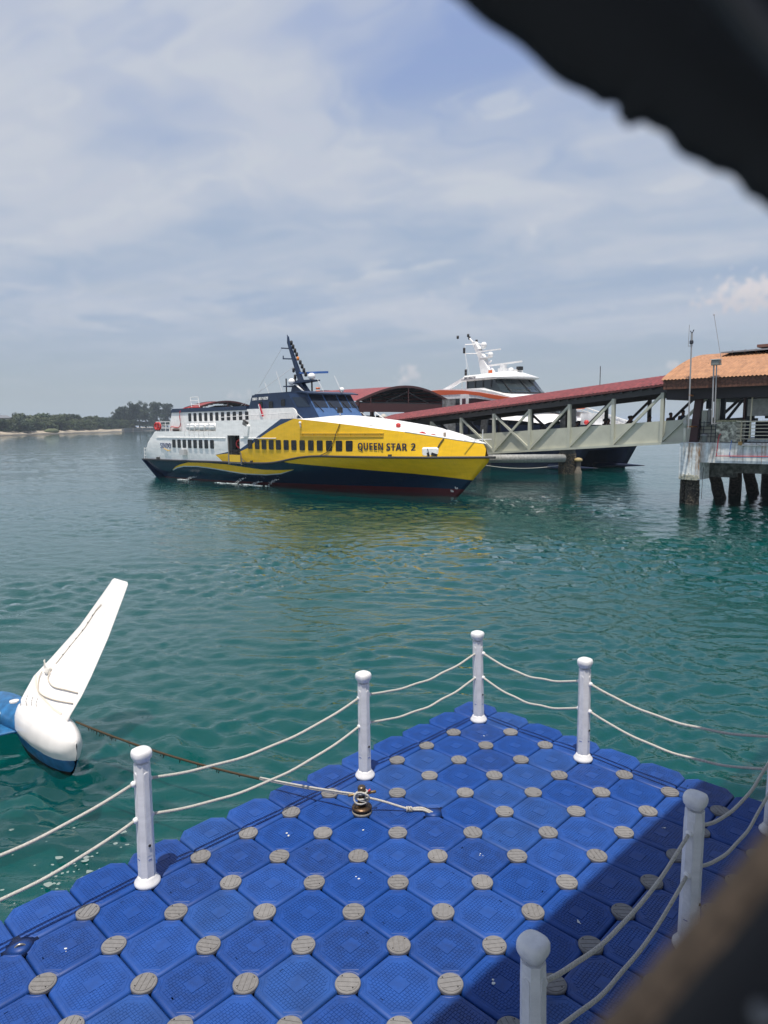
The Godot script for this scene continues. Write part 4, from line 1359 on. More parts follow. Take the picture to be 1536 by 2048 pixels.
# ------------------------------------------------------------------ gangway
const GP := 2.768
func gangway():
	var G := thing("gangway", "grey-green truss gangway with side plates and red roof sloping to the pontoon", "gangway", W(14.5, 0, 36.0), 131.72)
	var steel := mat(0.50, 0.51, 0.43, 0.5, 0.0, 0.06, 0.15)
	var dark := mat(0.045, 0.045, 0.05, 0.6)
	var red := mat(0.255, 0.05, 0.052, 0.6, 0.0, 0.4, 0.5)
	var wd := 3.8
	var eave := func(x: float) -> float: return 6.0 - 0.079 * x
	var pt := func(x: float) -> float: return 4.13 - 0.057 * x
	var pb := func(x: float) -> float: return 3.03 - 0.068 * x
	for m in range(-1, 7):
		var x0 := m * GP
		var x1 := (m + 1) * GP
		for z in [0.0, wd]:
			var p := MB.new()
			p.prism(PackedVector2Array([Vector2(x0, pb.call(x0)), Vector2(x1, pb.call(x1)), Vector2(x1, pt.call(x1)), Vector2(x0, pt.call(x0))]), z - 0.02, z + 0.02)
			obj("side_plate", p, steel, G)
	for m in range(-1, 8):
		var x := m * GP
		for z in [-0.09, wd + 0.09]:
			var p := MB.new()
			p.bar(Vector3(x, pb.call(x) + 0.02, z), Vector3(x, eave.call(x) - 0.42, z), 0.17, 0.17, Vector3.RIGHT)
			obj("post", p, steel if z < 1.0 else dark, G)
	var di := [[-1, 0, 1], [0, 0, 1], [1, 0, 1], [2, 0, 1], [3, 0, 1], [3, 1, 0], [4, 1, 0], [5, 1, 0], [6, 1, 0]]
	for q in di:
		var xa: float = q[0] * GP
		var xb: float = (q[0] + 1) * GP
		for z in [-0.09, wd + 0.09]:
			var p := MB.new()
			var lo_a: float = pb.call(xa) + 0.06
			var hi_a: float = eave.call(xa) - 0.48
			var lo_b: float = pb.call(xb) + 0.06
			var hi_b: float = eave.call(xb) - 0.48
			if q[1] == 0: p.bar(Vector3(xa, hi_a, z), Vector3(xb, lo_b, z), 0.1, 0.13)
			else: p.bar(Vector3(xa, lo_a, z + 0.001), Vector3(xb, hi_b, z + 0.001), 0.1, 0.13)
			# the bays near the pier lean the other way along the walk
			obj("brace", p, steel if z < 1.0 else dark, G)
	var ch := MB.new()
	for z in [-0.06, wd + 0.06]:
		ch.bar(Vector3(-GP, pb.call(-GP) - 0.05, z), Vector3(7 * GP, pb.call(7 * GP) - 0.05, z), 0.3, 0.12)
	obj("bottom_chord", ch, steel, G)
	var tc := MB.new()
	for z in [0.0, wd]: tc.bar(Vector3(-GP, eave.call(-GP) - 0.3, z), Vector3(8 * GP, eave.call(8 * GP) - 0.3, z), 0.12, 0.3)
	for k in 44:
		var x := -GP + k * 0.56
		tc.bar(Vector3(x, eave.call(x) - 0.18, -0.25), Vector3(x, eave.call(x) + 0.34, wd / 2), 0.07, 0.16, Vector3.RIGHT)
		tc.bar(Vector3(x, eave.call(x) + 0.34, wd / 2), Vector3(x, eave.call(x) - 0.18, wd + 0.4), 0.07, 0.16, Vector3.RIGHT)
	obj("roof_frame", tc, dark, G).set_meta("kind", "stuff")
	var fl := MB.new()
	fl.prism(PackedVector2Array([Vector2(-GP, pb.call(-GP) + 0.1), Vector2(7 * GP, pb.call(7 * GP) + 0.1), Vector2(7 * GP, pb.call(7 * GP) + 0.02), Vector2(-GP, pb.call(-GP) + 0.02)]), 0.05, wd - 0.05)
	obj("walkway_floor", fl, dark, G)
	# corrugated roof sheets, one per bay
	for m in range(-1, 8):
		var s := MB.new(true)
		var rows := []
		var nx := 46
		for kz in 13:
			var t := kz / 12.0
			var z := lerpf(-0.32, wd + 0.4, t)
			var ring := PackedVector3Array()
			for n in nx + 1:
				var x := (m + n / float(nx)) * GP
				if m == 7 and n == nx: x -= 0.01
				ring.append(Vector3(x, eave.call(x) + 0.62 * sin(PI * t) - 0.0 + 0.022 * sin(TAU * x / 0.24), z))
			rows.append(ring)
		s.loft(rows, false, false)
		obj("roof_sheet", s, red, G)
	var et := MB.new()
	et.bar(Vector3(-GP, eave.call(-GP) - 0.06, -0.29), Vector3(8 * GP, eave.call(8 * GP) - 0.06, -0.29), 0.05, 0.1)
	obj("eave_trim", et, mat(0.10, 0.03, 0.03, 0.6), G)
	var an := MB.new()
	an.rod(Vector3(4.6, 6.0, 1.5), Vector3(4.6, 7.3, 1.5), 0.025, 4)
	obj("antenna", an, dark, G)

func gpoint(m: float, z: float, h: float) -> Vector3:
	var a := deg_to_rad(131.72)
	return W(14.5, 0, 36.0) + Vector3(cos(a), 0, -sin(a)) * m * GP + Vector3(sin(a), 0, cos(a)) * z + Vector3(0, h, 0)

# piles, fender pipe and marker post by the gangway
func water_posts():
	var grey := mat(0.08, 0.082, 0.085, 0.7, 0.0, 0.4, 0.5)
	var t := thing("pile", "thick grey steel pile with barnacles at the water, under the middle of the gangway", "pile", W(14.75, 0, 55.4))
	var m := MB.new(true)
	m.lathe([[0.62, -1.0], [0.62, 6.4], [0.6, 6.45]], 20)
	obj("shaft", m, grey, t)
	var rng := RandomNumberGenerator.new()
	rng.seed = 3
	var b := MB.new()
	for k in 900:
		var a := rng.randf() * TAU
		var h := pow(rng.randf(), 1.3) * 1.7 - 0.1
		var r := rng.randf_range(0.025, 0.06)
		var c := Vector3(cos(a) * 0.63, h, sin(a) * 0.63)
		b.lathe([[r, -0.03], [r * 0.45, 0.06]], 5, c, Basis(Quaternion(Vector3.UP, Vector3(cos(a), 0.2, sin(a)).normalized())), rng.randf())
	obj("barnacles", b, mat(0.2, 0.17, 0.13, 0.9, 0.0, 0.7, 2.0), t).set_meta("kind", "stuff")
	var t2 := thing("pile", "square grey concrete pile standing at the gangway's low end behind the yellow bow", "pile", W(5.3, 0, 56.0))
	var m2 := MB.new()
	m2.box(Vector3(0, 2.7, 0), Vector3(1.0, 6.6, 0.8))
	obj("shaft", m2, mat(0.22, 0.23, 0.24, 0.7, 0.0, 0.35, 0.4), t2)
	var t4 := thing("pile", "slanted grey strut pile seen through the gangway behind the yellow bow", "pile", W(8.3, 0, 58.0), -20)
	var m4 := MB.new()
	m4.box(Vector3(0, 2.4, 0), Vector3(0.5, 5.8, 0.5), Basis(Vector3.BACK, -0.1))
	obj("shaft", m4, grey, t4)
	var f := thing("fender_pipe", "long pale grey horizontal fender pipe low over the water by the barnacled pile", "fender pipe", Vector3.ZERO)
	var fm := MB.new(true)
	fm.rod(W(8.0, 1.38, 53.2), W(14.4, 1.25, 55.0), 0.32, 14)
	obj("pipe", fm, mat(0.36, 0.37, 0.36, 0.6, 0.0, 0.25, 0.7), f)
	var fl := MB.new(true)
	fl.rod(W(8.0, 1.38, 53.2), W(7.9, 1.38, 53.17), 0.36, 14)
	obj("end_flange", fl, grey, f)
	var y := thing("marker_post", "short barnacled post with a yellow cap beside the grey pile", "marker post", W(15.5, 0, 54.9))
	var ym := MB.new(true)
	ym.lathe([[0.28, -0.5], [0.3, 0.2], [0.22, 0.3], [0.2, 1.05]], 12)
	obj("shaft", ym, mat(0.2, 0.18, 0.15, 0.9, 0.0, 0.5, 3.0), y)
	var yc := MB.new(true)
	yc.lathe([[0.3, 1.0], [0.34, 1.06], [0.3, 1.2], [0.1, 1.28]], 12)
	obj("cap", yc, mat(0.36, 0.28, 0.13, 0.7), y)
	var ro := MB.new(true)
	ro.tube(sag(W(6.5, 1.2, 52.0), W(13.9, 0.7, 54.8), 0.35, 16), 0.03, 5)
	tag(obj("mooring_rope", ro, mat(0.35, 0.35, 0.33, 0.8)), "thin pale mooring rope hanging below the fender pipe", "rope")

# ------------------------------------------------------------------ barrel-roofed pontoon shelters
func shelter(at: Vector3, label: String, full: bool, wd := 13.3, ln := 11.0, base := 6.15, rise := 1.4):
	var S := thing("shelter", label, "shelter", at, 137.0, "red barrel roofs over the ferry pontoon")
	# x runs away along the barrel, z across the gable
	var red := mat(0.31, 0.066, 0.068, 0.55, 0.0, 0.3, 0.5)
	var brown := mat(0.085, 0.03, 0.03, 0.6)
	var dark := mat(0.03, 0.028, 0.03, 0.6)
	var rows := []
	var s := MB.new(true)
	for k in 25:
		var t := k / 24.0
		var ring := PackedVector3Array()
		for n in 56:
			var x := n * ln / 55.0
			ring.append(Vector3(x, base + rise * sin(PI * t) + 0.02 * sin(n * 2.2), wd * t))
		rows.append(ring)
	s.loft(rows, false, false)
	obj("roof", s, red, S)
	var g := MB.new()
	for side in [0.05, ln - 0.05]:
		g = MB.new()
		for k in 24:
			var a := Vector3(side, base - 0.03 + rise * sin(PI * k / 24.0), wd * k / 24.0)
			var b := Vector3(side, base - 0.03 + rise * sin(PI * (k + 1) / 24.0), wd * (k + 1) / 24.0)
			g.bar(a, b, 0.1, 0.2)
		obj("gable_rim", g, brown, S)
	for z in [wd * 0.12, wd * 0.5, wd * 0.88]:
		g = MB.new()
		g.rod(Vector3(0.05, base - 0.25, z), Vector3(0.05, base - 0.05 + rise * sin(PI * z / wd), z), 0.05)
		obj("gable_strut", g, brown, S)
	var p := MB.new()
	for k in range(1, 12):
		var t := k / 12.0
		p.bar(Vector3(0.1, base - 0.15 + rise * sin(PI * t), wd * t), Vector3(ln, base - 0.15 + rise * sin(PI * t), wd * t), 0.1, 0.18)
	for k in 6:
		var x := 0.2 + k * (ln - 0.6) / 5.0
		p.bar(Vector3(x, base - 0.2, 0.1), Vector3(x, base - 0.2, wd - 0.1), 0.1, 0.22)
		p.bar(Vector3(x, base - 0.2, wd * 0.25), Vector3(x, base + rise - 0.5, wd * 0.5), 0.08, 0.08); p.bar(Vector3(x, base - 0.2, wd * 0.75), Vector3(x, base + rise - 0.5, wd * 0.5), 0.08, 0.08)
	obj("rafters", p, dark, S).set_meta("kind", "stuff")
	var fa := MB.new()
	fa.box(Vector3(0.0, 5.55, wd / 2), Vector3(0.15, 0.75, wd - 0.3)); fa.box(Vector3(ln / 2, 5.85, 0), Vector3(ln, 0.35, 0.12)); fa.box(Vector3(ln / 2, 5.85, wd), Vector3(ln, 0.35, 0.12))
	obj("fascia", fa, brown, S)
	for q in [[0.3, 0.6], [0.3, wd - 0.6], [ln - 0.4, 0.6], [ln - 0.4, wd - 0.6], [0.3, wd * 0.5]]:
		var c := MB.new()
		c.box(Vector3(q[0], 3.3, q[1]), Vector3(0.32, 5.2, 0.32))
		obj("column", c, brown, S)
	if not full: return
	var back := MB.new()
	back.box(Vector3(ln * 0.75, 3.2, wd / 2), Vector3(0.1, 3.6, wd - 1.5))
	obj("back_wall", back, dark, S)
	var st := MB.new()
	var rng := RandomNumberGenerator.new()
	rng.seed = 12
	for k in 26:
		var z := 1.0 + k * 0.45
		st.box(Vector3(2.0 + rng.randf() * 3.0, 4.55 + rng.randf() * 0.25, z), Vector3(0.2, 0.12 + rng.randf() * 0.25, rng.randf_range(0.1, 0.35)))
	obj("signs_and_fittings", st, mat(0.55, 0.55, 0.55, 0.6), S).set_meta("kind", "stuff")

func pontoon():
	var base := MB.new()
	base.box(Vector3(12, 0.6, 7.5), Vector3(32, 1.5, 17))
	var P := thing("pontoon", "dark landing pontoon behind the yellow ferry", "pontoon", W(-2.1, 0, 60.0), 137.0)
	obj("hull", base, mat(0.05, 0.055, 0.06, 0.7, 0.0, 0.3, 0.3), P)
	shelter(W(-2.1, 0, 60.0), "red barrel-roofed open shelter with a dark arched gable behind the yellow ferry's bow", true)
	shelter(W(-22.0, 0, 83.0), "red barrel-roofed shelter far along the pontoon, seen over the ferry's white upper deck", false, 8.5, 3.0, 6.3, 0.8)
	var grey := mat(0.17, 0.18, 0.19, 0.6, 0.0, 0.2, 0.5)
	for q in [[-0.9, 57.2, 3.9, 1.0, 1.5, "grey equipment cabinet on the pontoon, nearest the wheelhouse"], [0.1, 57.4, 3.9, 1.0, 1.5, "grey equipment cabinet on the pontoon under the lamp-shaped vent"], [1.55, 57.6, 4.0, 1.1, 1.6, "tall grey equipment cabinet on the pontoon by the red gangway roof"]]:
		var c := thing("cabinet", q[5], "cabinet", W(q[0], 0, q[1]), 0.0, "grey cabinets on the pontoon")
		var m := MB.new()
		m.cbox(Vector3(0, 2.5, 0), Vector3(q[3], q[4] * 2 + 1.0, 0.9), 0.04)
		obj("body", m, grey, c)
		var l := MB.new()
		for k in 5: l.box(Vector3(0, 3.3 + k * 0.22, 0.46), Vector3(q[3] * 0.8, 0.06, 0.03))
		obj("louvre", l, mat(0.06, 0.06, 0.065, 0.6), c).set_meta("kind", "stuff")
	var v := thing("vent", "pale mushroom-capped vent above the grey cabinets", "vent", W(0.05, 4.0, 57.4))
	var vm := MB.new(true)
	vm.lathe([[0.3, 0.0], [0.3, 0.55], [0.34, 0.6], [0.36, 0.75], [0.2, 0.85], [0.1, 0.95]], 12)
	obj("cowl", vm, mat(0.45, 0.42, 0.38, 0.6), v)
	for q in [[-1.9, 58.0, 0.9, "white box on the pontoon beside the wheelhouse's corner"], [-0.75, 58.6, 1.7, "wide white box on the pontoon behind the grey cabinets"]]:
		var c := MB.new()
		c.cbox(W(q[0], 4.0, q[1]), Vector3(q[2], 0.9, 0.7), 0.04)
		tag(obj("white_box", c, mat(0.62, 0.63, 0.62, 0.6)), q[3], "box", "white boxes on the pontoon")
	var tk := MB.new(true)
	tk.lathe([[0.1, -0.9], [0.36, -0.8], [0.38, 0.8], [0.1, 0.9]], 14, W(0.9, 3.55, 57.0), Basis(Vector3.BACK, PI / 2))
	tag(obj("tank", tk, mat(0.3, 0.31, 0.32, 0.5)), "small grey horizontal tank on the pontoon by the cabinets", "tank")

# ------------------------------------------------------------------ concrete pier with the terminal's end
func stain_texture() -> ImageTexture:
	var w := 1024
	var h := 256
	var im := Image.create(w, h, false, Image.FORMAT_RGB8)
	var n1 := FastNoiseLite.new()
	n1.seed = 14; n1.frequency = 0.02; n1.fractal_octaves = 5
	var n2 := FastNoiseLite.new()
	n2.seed = 15; n2.frequency = 0.045; n2.fractal_octaves = 3
	var streaks := []
	var rng := RandomNumberGenerator.new()
	rng.seed = 21
	for k in 46: streaks.append([rng.randf(), rng.randf_range(0.002, 0.008), rng.randf_range(0.3, 1.0), rng.randf_range(0.25, 0.9), rng.randf() < 0.35])
	for s in [[0.105, 0.012, 1.0, 1.0, true], [0.12, 0.02, 0.8, 0.55, true], [0.17, 0.02, 0.6, 0.5, true], [0.09, 0.006, 1.0, 0.8, true], [0.05, 0.01, 0.6, 0.5, true], [0.28, 0.012, 0.7, 0.6, false], [0.62, 0.02, 0.9, 0.7, false], [0.65, 0.012, 0.9, 0.7, true]]: streaks.append(s)
	for x in w:
		var u := (x + 0.5) / w
		for y in h:
			var v := (y + 0.5) / h
			var c := Vector3(0.66, 0.71, 0.74)
			c *= 0.86 + 0.28 * n1.get_noise_2d(x, y * 2.0)
			c = c.lerp(Vector3(0.80, 0.81, 0.78), smoothstep(0.0, 0.5, n2.get_noise_2d(x * 0.7, y * 0.16)) * 0.8)
			for s in streaks:
				var du: float = absf(u + 0.002 * n2.get_noise_2d(y * 0.8, s[0] * 900.0) - s[0]) / s[1]
				if du < 1.0:
					var f: float = (1.0 - du * du) * s[3] * (1.0 - smoothstep(s[2] * 0.55, s[2], v)) * (0.65 + 0.6 * n1.get_noise_2d(x * 6.0, y))
					c = c.lerp(Vector3(0.24, 0.115, 0.03) if s[4] else Vector3(0.10, 0.10, 0.085), clampf(f, 0, 1))
			im.set_pixel(x, y, Color(maxf(c.x, 0), maxf(c.y, 0), maxf(c.z, 0)).linear_to_srgb())
	return ImageTexture.create_from_image(im)

func panel(m: MB, x0: float, x1: float, h0: float, h1: float, z: float):
	var uv := func(x: float, h: float) -> Vector2: return Vector2((x + 0.06) / 9.0, (3.12 - h) / 2.0)
	var a := [Vector3(x0, h0, z), Vector3(x0, h1, z), Vector3(x1, h1, z), Vector3(x1, h0, z)]
	for e in [0, 1, 2, 0, 2, 3]: m.v(a[e], uv.call(a[e].x, a[e].y))

func pier():
	var at := W(14.72, 0, 34.2)
	var turn := -43.8
	var conc := mat(0.62, 0.65, 0.67, 0.85, 0.0, 0.25, 0.5)
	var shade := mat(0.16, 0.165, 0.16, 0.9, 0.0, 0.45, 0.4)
	var pilem := mat(0.055, 0.048, 0.04, 0.95, 0.0, 0.6, 1.2)
	var P := thing("pier", "stained concrete pier head with rust streaks on the right", "pier", at, turn)
	var stained := StandardMaterial3D.new()
	stained.albedo_texture = stain_texture()
	stained.roughness = 0.85
	var m := MB.new()
	m.box(Vector3(3.7, 2.6, -6.5), Vector3(7.4, 0.96, 12.94))
	obj("deck_slab", m, conc, P)
	m = MB.new()
	m.box(Vector3(0.435, 2.16, -0.7), Vector3(0.98, 1.8, 1.39))
	obj("corner_block", m, conc, P)
	m = MB.new()
	panel(m, -0.055, 0.925, 1.26, 3.06, 0.0)
	panel(m, 0.925, 7.4, 2.12, 3.08, -0.024)
	obj("front_face", m, stained, P)
	m = MB.new()
	var rng := RandomNumberGenerator.new()
	rng.seed = 31
	for k in 120:
		var x := rng.randf_range(-0.05, 0.92)
		m.ball(Vector3(x, 1.26 + absf(rng.randfn(0, 0.11)), 0.0), Vector3.ONE * rng.randf_range(0.025, 0.06), 3)
	obj("barnacles", m, mat(0.45, 0.44, 0.36, 0.95), P).set_meta("kind", "stuff")
	m = MB.new()
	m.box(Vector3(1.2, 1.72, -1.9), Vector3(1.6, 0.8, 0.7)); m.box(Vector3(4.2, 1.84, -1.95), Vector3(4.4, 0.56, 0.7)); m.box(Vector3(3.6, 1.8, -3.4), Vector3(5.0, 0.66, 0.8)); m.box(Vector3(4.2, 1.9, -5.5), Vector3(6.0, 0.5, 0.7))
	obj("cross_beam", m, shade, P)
	m = MB.new()
	m.box(Vector3(2.12, 3.59, -0.45), Vector3(1.08, 0.96, 0.75))
	obj("parapet_block", m, mat(0.60, 0.60, 0.52, 0.9, 0.0, 0.6, 0.45), P)
	m = MB.new()
	m.cbox(Vector3(2.12, 4.11, -0.45), Vector3(1.16, 0.08, 0.83), 0.02)
	obj("parapet_cap", m, mat(0.40, 0.38, 0.24, 0.9, 0.0, 0.4, 2.0), P)
	m = MB.new()
	m.box(Vector3(5.2, 3.2, -0.22), Vector3(4.4, 0.12, 0.4)); m.box(Vector3(5.2, 2.98, 0.03), Vector3(4.9, 0.06, 0.1))
	obj("deck_kerb", m, mat(0.3, 0.33, 0.36, 0.8, 0.0, 0.2, 0.8), P)
	var lbl := ["thin black pile under the pier's outer corner", "thick barnacled pile under the pier's rusty corner block", "dark pile slanting outward under the pier, next after the corner piles", "upright dark pile between the two slanting piles under the pier", "dark pile slanting outward under the pier, farther right", "upright dark pile under the pier at the picture's right edge"]
	var pl := [[15.15, 34.75, 0.14, 0.0, 1.35], [15.38, 34.2, 0.31, 0.0, 1.3], [17.95, 36.6, 0.3, -0.22, 1.7], [19.45, 38.0, 0.31, 0.0, 1.8], [21.1, 39.2, 0.31, -0.22, 1.8], [22.95, 41.1, 0.33, 0.0, 1.9]]
	for k in 6:
		var q: Array = pl[k]
		var t := thing("pile", lbl[k], "pile", W(q[0], 0, q[1]), 0.0, "dark piles under the pier")
		var s := MB.new(true)
		var rings := []
		for e in 9:
			var h := lerpf(-1.0, q[4] + 0.2, e / 8.0)
			var ring := PackedVector3Array()
			for a in 14:
				var r: float = q[2] * (1.0 + 0.05 * sin(a * 5.0 + e * 2.7 + k) + (0.05 if h < 0.7 else 0.0))
				ring.append(Vector3(cos(TAU * a / 14) * r + q[3] * h * 1.25, h, sin(TAU * a / 14) * r))
			rings.append(ring)
		s.loft(rings, true, true)
		obj("shaft", s, pilem, t)
		if k < 2:
			var bn := MB.new()
			for e in 220:
				var a := rng.randf() * TAU
				var r := rng.randf_range(0.012, 0.03)
				bn.lathe([[r, -0.01], [r * 0.4, 0.025]], 5, Vector3(cos(a) * q[2] * 1.03, rng.randf_range(0.0, 1.1), sin(a) * q[2] * 1.03), Basis(Quaternion(Vector3.UP, Vector3(cos(a), 0.1, sin(a)).normalized())))
			obj("barnacles", bn, mat(0.16, 0.14, 0.11, 0.95), t).set_meta("kind", "stuff")
	# hoses along the face
	m = MB.new(true)
	m.tube(smooth_path([Vector3(1.84, 3.5, 0.05), Vector3(1.76, 3.36, 0.05), Vector3(1.72, 2.9, 0.05), Vector3(1.70, 2.47, 0.05), Vector3(1.78, 2.45, 0.05), Vector3(3.0, 2.47, 0.05), Vector3(7.0, 2.5, 0.05)], 6), 0.022, 6)
	obj("red_hose", m, mat(0.42, 0.04, 0.06, 0.5), P)
	m = MB.new(true)
	m.tube(smooth_path([Vector3(2.34, 3.2, 0.045), Vector3(2.3, 2.9, 0.045), Vector3(2.3, 2.44, 0.045), Vector3(2.5, 2.41, 0.045), Vector3(4.0, 2.43, 0.045), Vector3(7.0, 2.45, 0.045)], 6), 0.016, 6)
	obj("blue_hose", m, mat(0.06, 0.14, 0.4, 0.5), P)
	m = MB.new(true)
	m.tube(smooth_path([Vector3(1.12, 1.9, 0.02), Vector3(1.1, 1.2, 0.03), Vector3(1.08, 0.35, 0.0)], 5), 0.012, 5)
	obj("hanging_rope", m, pilem, P)
	# railing
	var R := thing("railing", "cream painted steel railing with five bars on the pier's edge", "railing", at, turn)
	m = MB.new()
	for x in [2.72, 4.3, 5.9]: m.box(Vector3(x, 3.55, 0.0), Vector3(0.06, 1.06, 0.06))
	obj("post", m, mat(0.56, 0.5, 0.36, 0.5, 0.0, 0.35, 2.0), R)
	for k in 6:
		m = MB.new()
		var h := 4.07 - k * 0.16
		m.rod(Vector3(2.5, h, 0.0), Vector3(7.2, h, 0.0), 0.03 if k == 0 else 0.017, 8)
		obj("bar", m, mat(0.6, 0.56, 0.46, 0.5), R)
	m = MB.new()
	for x in [2.72, 4.3, 5.9]: m.box(Vector3(x, 3.06, 0.02), Vector3(0.16, 0.16, 0.14))
	obj("foot_bracket", m, mat(0.3, 0.2, 0.08, 0.8, 0.1, 0.5, 3.0), R)
	# terminal: columns, ceiling, fascia, orange roof
	var T := thing("terminal", "open ferry terminal with orange corrugated roof and brown board fascia on the pier", "terminal", at, turn)
	var maroon := mat(0.055, 0.02, 0.024, 0.5)
	var navyc := mat(0.022, 0.028, 0.042, 0.6)
	m = MB.new()
	m.loft([PackedVector3Array([Vector3(0.56, 3.05, -0.85), Vector3(0.56, 3.05, -0.5), Vector3(0.18, 3.05, -0.5), Vector3(0.18, 3.05, -0.85)]), PackedVector3Array([Vector3(0.72, 5.6, -0.85), Vector3(0.72, 5.6, -0.5), Vector3(0.42, 5.6, -0.5), Vector3(0.42, 5.6, -0.85)])], true, true)
	obj("column", m, maroon, T)
	for q in [[1.42, -1.4, 0.2, navyc], [2.66, -1.2, 0.2, navyc], [2.5, -1.1, 0.1, maroon], [0.1, -4.5, 0.2, navyc], [5.5, -1.2, 0.3, navyc]]:
		m = MB.new()
		m.box(Vector3(q[0], 4.3, q[1]), Vector3(q[2], 2.7, 0.2))
		obj("column", m, q[3], T)
	m = MB.new()
	m.box(Vector3(0.85, 5.05, -1.1), Vector3(0.2, 0.7, 0.2)); m.box(Vector3(2.85, 5.1, -1.2), Vector3(0.3, 0.6, 0.25)); m.box(Vector3(4.2, 5.25, -1.2), Vector3(0.9, 0.4, 0.3))
	obj("bracket", m, navyc, T)
	m = MB.new()
	m.bar(Vector3(1.55, 4.1, -1.5), Vector3(2.55, 5.5, -1.5), 0.1, 0.12); m.bar(Vector3(0.85, 5.0, -1.3), Vector3(1.2, 5.5, -1.3), 0.08, 0.08)
	obj("brace", m, navyc, T)
	m = MB.new()
	m.box(Vector3(4.6, 5.42, -6.0), Vector3(10.6, 0.5, 12.6))
	obj("ceiling", m, mat(0.03, 0.026, 0.03, 0.8), T)
	m = MB.new()
	m.box(Vector3(2.15, 4.16, -1.6), Vector3(1.5, 0.12, 0.5)); m.box(Vector3(5.2, 3.62, -2.3), Vector3(4.9, 0.95, 0.6)); m.box(Vector3(3.7, 4.35, -2.0), Vector3(1.0, 0.3, 0.4)); m.box(Vector3(2.62, 4.3, -1.6), Vector3(0.3, 0.55, 0.3))
	obj("counter", m, mat(0.018, 0.02, 0.028, 0.6), T)
	m = MB.new()
	m.box(Vector3(3.8, 4.72, -1.0), Vector3(2.3, 0.8, 0.05))
	obj("wind_screen", m, mat(0.30, 0.31, 0.31, 0.6, 0.0, 0.15, 0.5), T)
	m = MB.new()
	m.box(Vector3(4.6, 5.88, 0.6), Vector3(10.7, 0.44, 0.04)); m.box(Vector3(-0.76, 5.88, -6.0), Vector3(0.04, 0.44, 13.1))
	for k in 60: m.box(Vector3(-0.66 + k * 0.178, 5.88, 0.628), Vector3(0.165, 0.445, 0.02))
	obj("fascia_boards", m, mat(0.15, 0.062, 0.038, 0.65, 0.0, 0.35, 1.0), T).set_meta("kind", "stuff")
	var roofm := mat(0.46, 0.235, 0.12, 0.6, 0.0, 0.22, 0.35)
	var rib := 0.17
	for b in 9:
		m = MB.new(true)
		var rows := []
		for kz in 22:
			var t := kz / 21.0
			var z := lerpf(0.72, -13.3, t)
			var y := 6.12 + 1.62 * pow(maxf(sin(PI * t), 0.0), 0.9)
			var ring := PackedVector3Array()
			for n in 61:
				var x := -0.85 + b * 1.25 + n * 1.25 / 60.0
				ring.append(Vector3(x, y + 0.02 * sin(TAU * x / rib), z))
			ring.reverse()
			rows.append(ring)
		m.loft(rows, false, false)
		obj("roof_sheet", m, roofm, T)
	m = MB.new()
	var ga := PackedVector2Array()
	for k in 22: ga.append(Vector2(lerpf(0.7, -13.3, k / 21.0), 6.06 + 1.62 * pow(maxf(sin(PI * k / 21.0), 0.0), 0.9)))
	m.prism(ga, -0.03, 0.03, Transform3D(Basis(Vector3.FORWARD * -1.0, Vector3.UP, Vector3.LEFT), Vector3(-0.76, 0, 0)))
	obj("gable", m, mat(0.1, 0.05, 0.035, 0.7), T)
	m = MB.new()
	for s in [[1.3, 6.0, 7.62, -3.2, 0.05, 2.6, 0.0]]:
		m.box(Vector3(5.2, 7.66, -4.2), Vector3(9.0, 0.07, 2.6), Basis(Vector3.BACK, 0.008) * Basis(Vector3.RIGHT, 0.06))
	obj("solar_panel", m, mat(0.25, 0.27, 0.3, 0.2), T)
	m = MB.new()
	m.box(Vector3(6.0, 7.86, -5.2), Vector3(8.0, 0.14, 2.0)); m.box(Vector3(5.5, 7.48, -4.8), Vector3(7.0, 0.1, 1.6))
	for x in [1.1, 1.7, 2.2, 2.8, 3.6, 4.6]: m.box(Vector3(x, 7.45, -3.4), Vector3(0.07, 0.4, 0.07))
	obj("roof_monitor", m, mat(0.17, 0.075, 0.05, 0.6), T)
	# poles and fittings on the pier
	var galv := mat(0.35, 0.35, 0.36, 0.45, 0.4)
	var A := thing("antenna_mast", "thin grey antenna mast rising past the orange roof from the pier corner", "antenna mast", at, turn)
	m = MB.new()
	m.rod(Vector3(0.64, 3.75, 0.9), Vector3(0.615, 7.6, 0.9), 0.036, 8); m.rod(Vector3(0.615, 7.6, 0.9), Vector3(0.61, 8.2, 0.9), 0.05, 8); m.rod(Vector3(0.47, 7.6, 0.9), Vector3(0.48, 8.6, 0.9), 0.012, 5); m.rod(Vector3(0.47, 7.62, 0.9), Vector3(0.62, 7.62, 0.9), 0.014, 5)
	obj("pole", m, galv, A)
	m = MB.new()
	m.lathe([[0.05, 7.7], [0.09, 7.74], [0.09, 7.84], [0.05, 7.9]], 10, Vector3(0.612, 0, 0.9)); m.rod(Vector3(0.54, 8.32, 0.9), Vector3(0.61, 8.18, 0.9), 0.02); m.rod(Vector3(0.7, 8.36, 0.9), Vector3(0.61, 8.18, 0.9), 0.02)
	obj("sensor", m, navyc, A)
	for h in [[3.86, 3.84], [5.34, 5.3]]:
		m = MB.new()
		m.bar(Vector3(0.63, h[0], 0.93), Vector3(0.5, h[1], -0.55), 0.07, 0.07)
		obj("bracket_arm", m, mat(0.35, 0.15, 0.05, 0.8, 0.2, 0.5, 4.0), A)
	m = MB.new()
	m.rod(Vector3(1.34, 7.1, -1.0), Vector3(0.92, 9.2, -1.0), 0.014, 5); m.ball(Vector3(0.92, 9.2, -1.0), Vector3.ONE * 0.04, 4)
	tag(obj("whip_antenna", m, galv), "thin tilted whip antenna standing on the orange roof", "antenna")
	var wa: Node3D = get_node("whip_antenna")
	wa.position = at; wa.rotation_degrees.y = turn
	var Lm := thing("flood_light", "twin-pole floodlight with a box lamp in front of the orange roof", "floodlight", at, turn)
	m = MB.new()
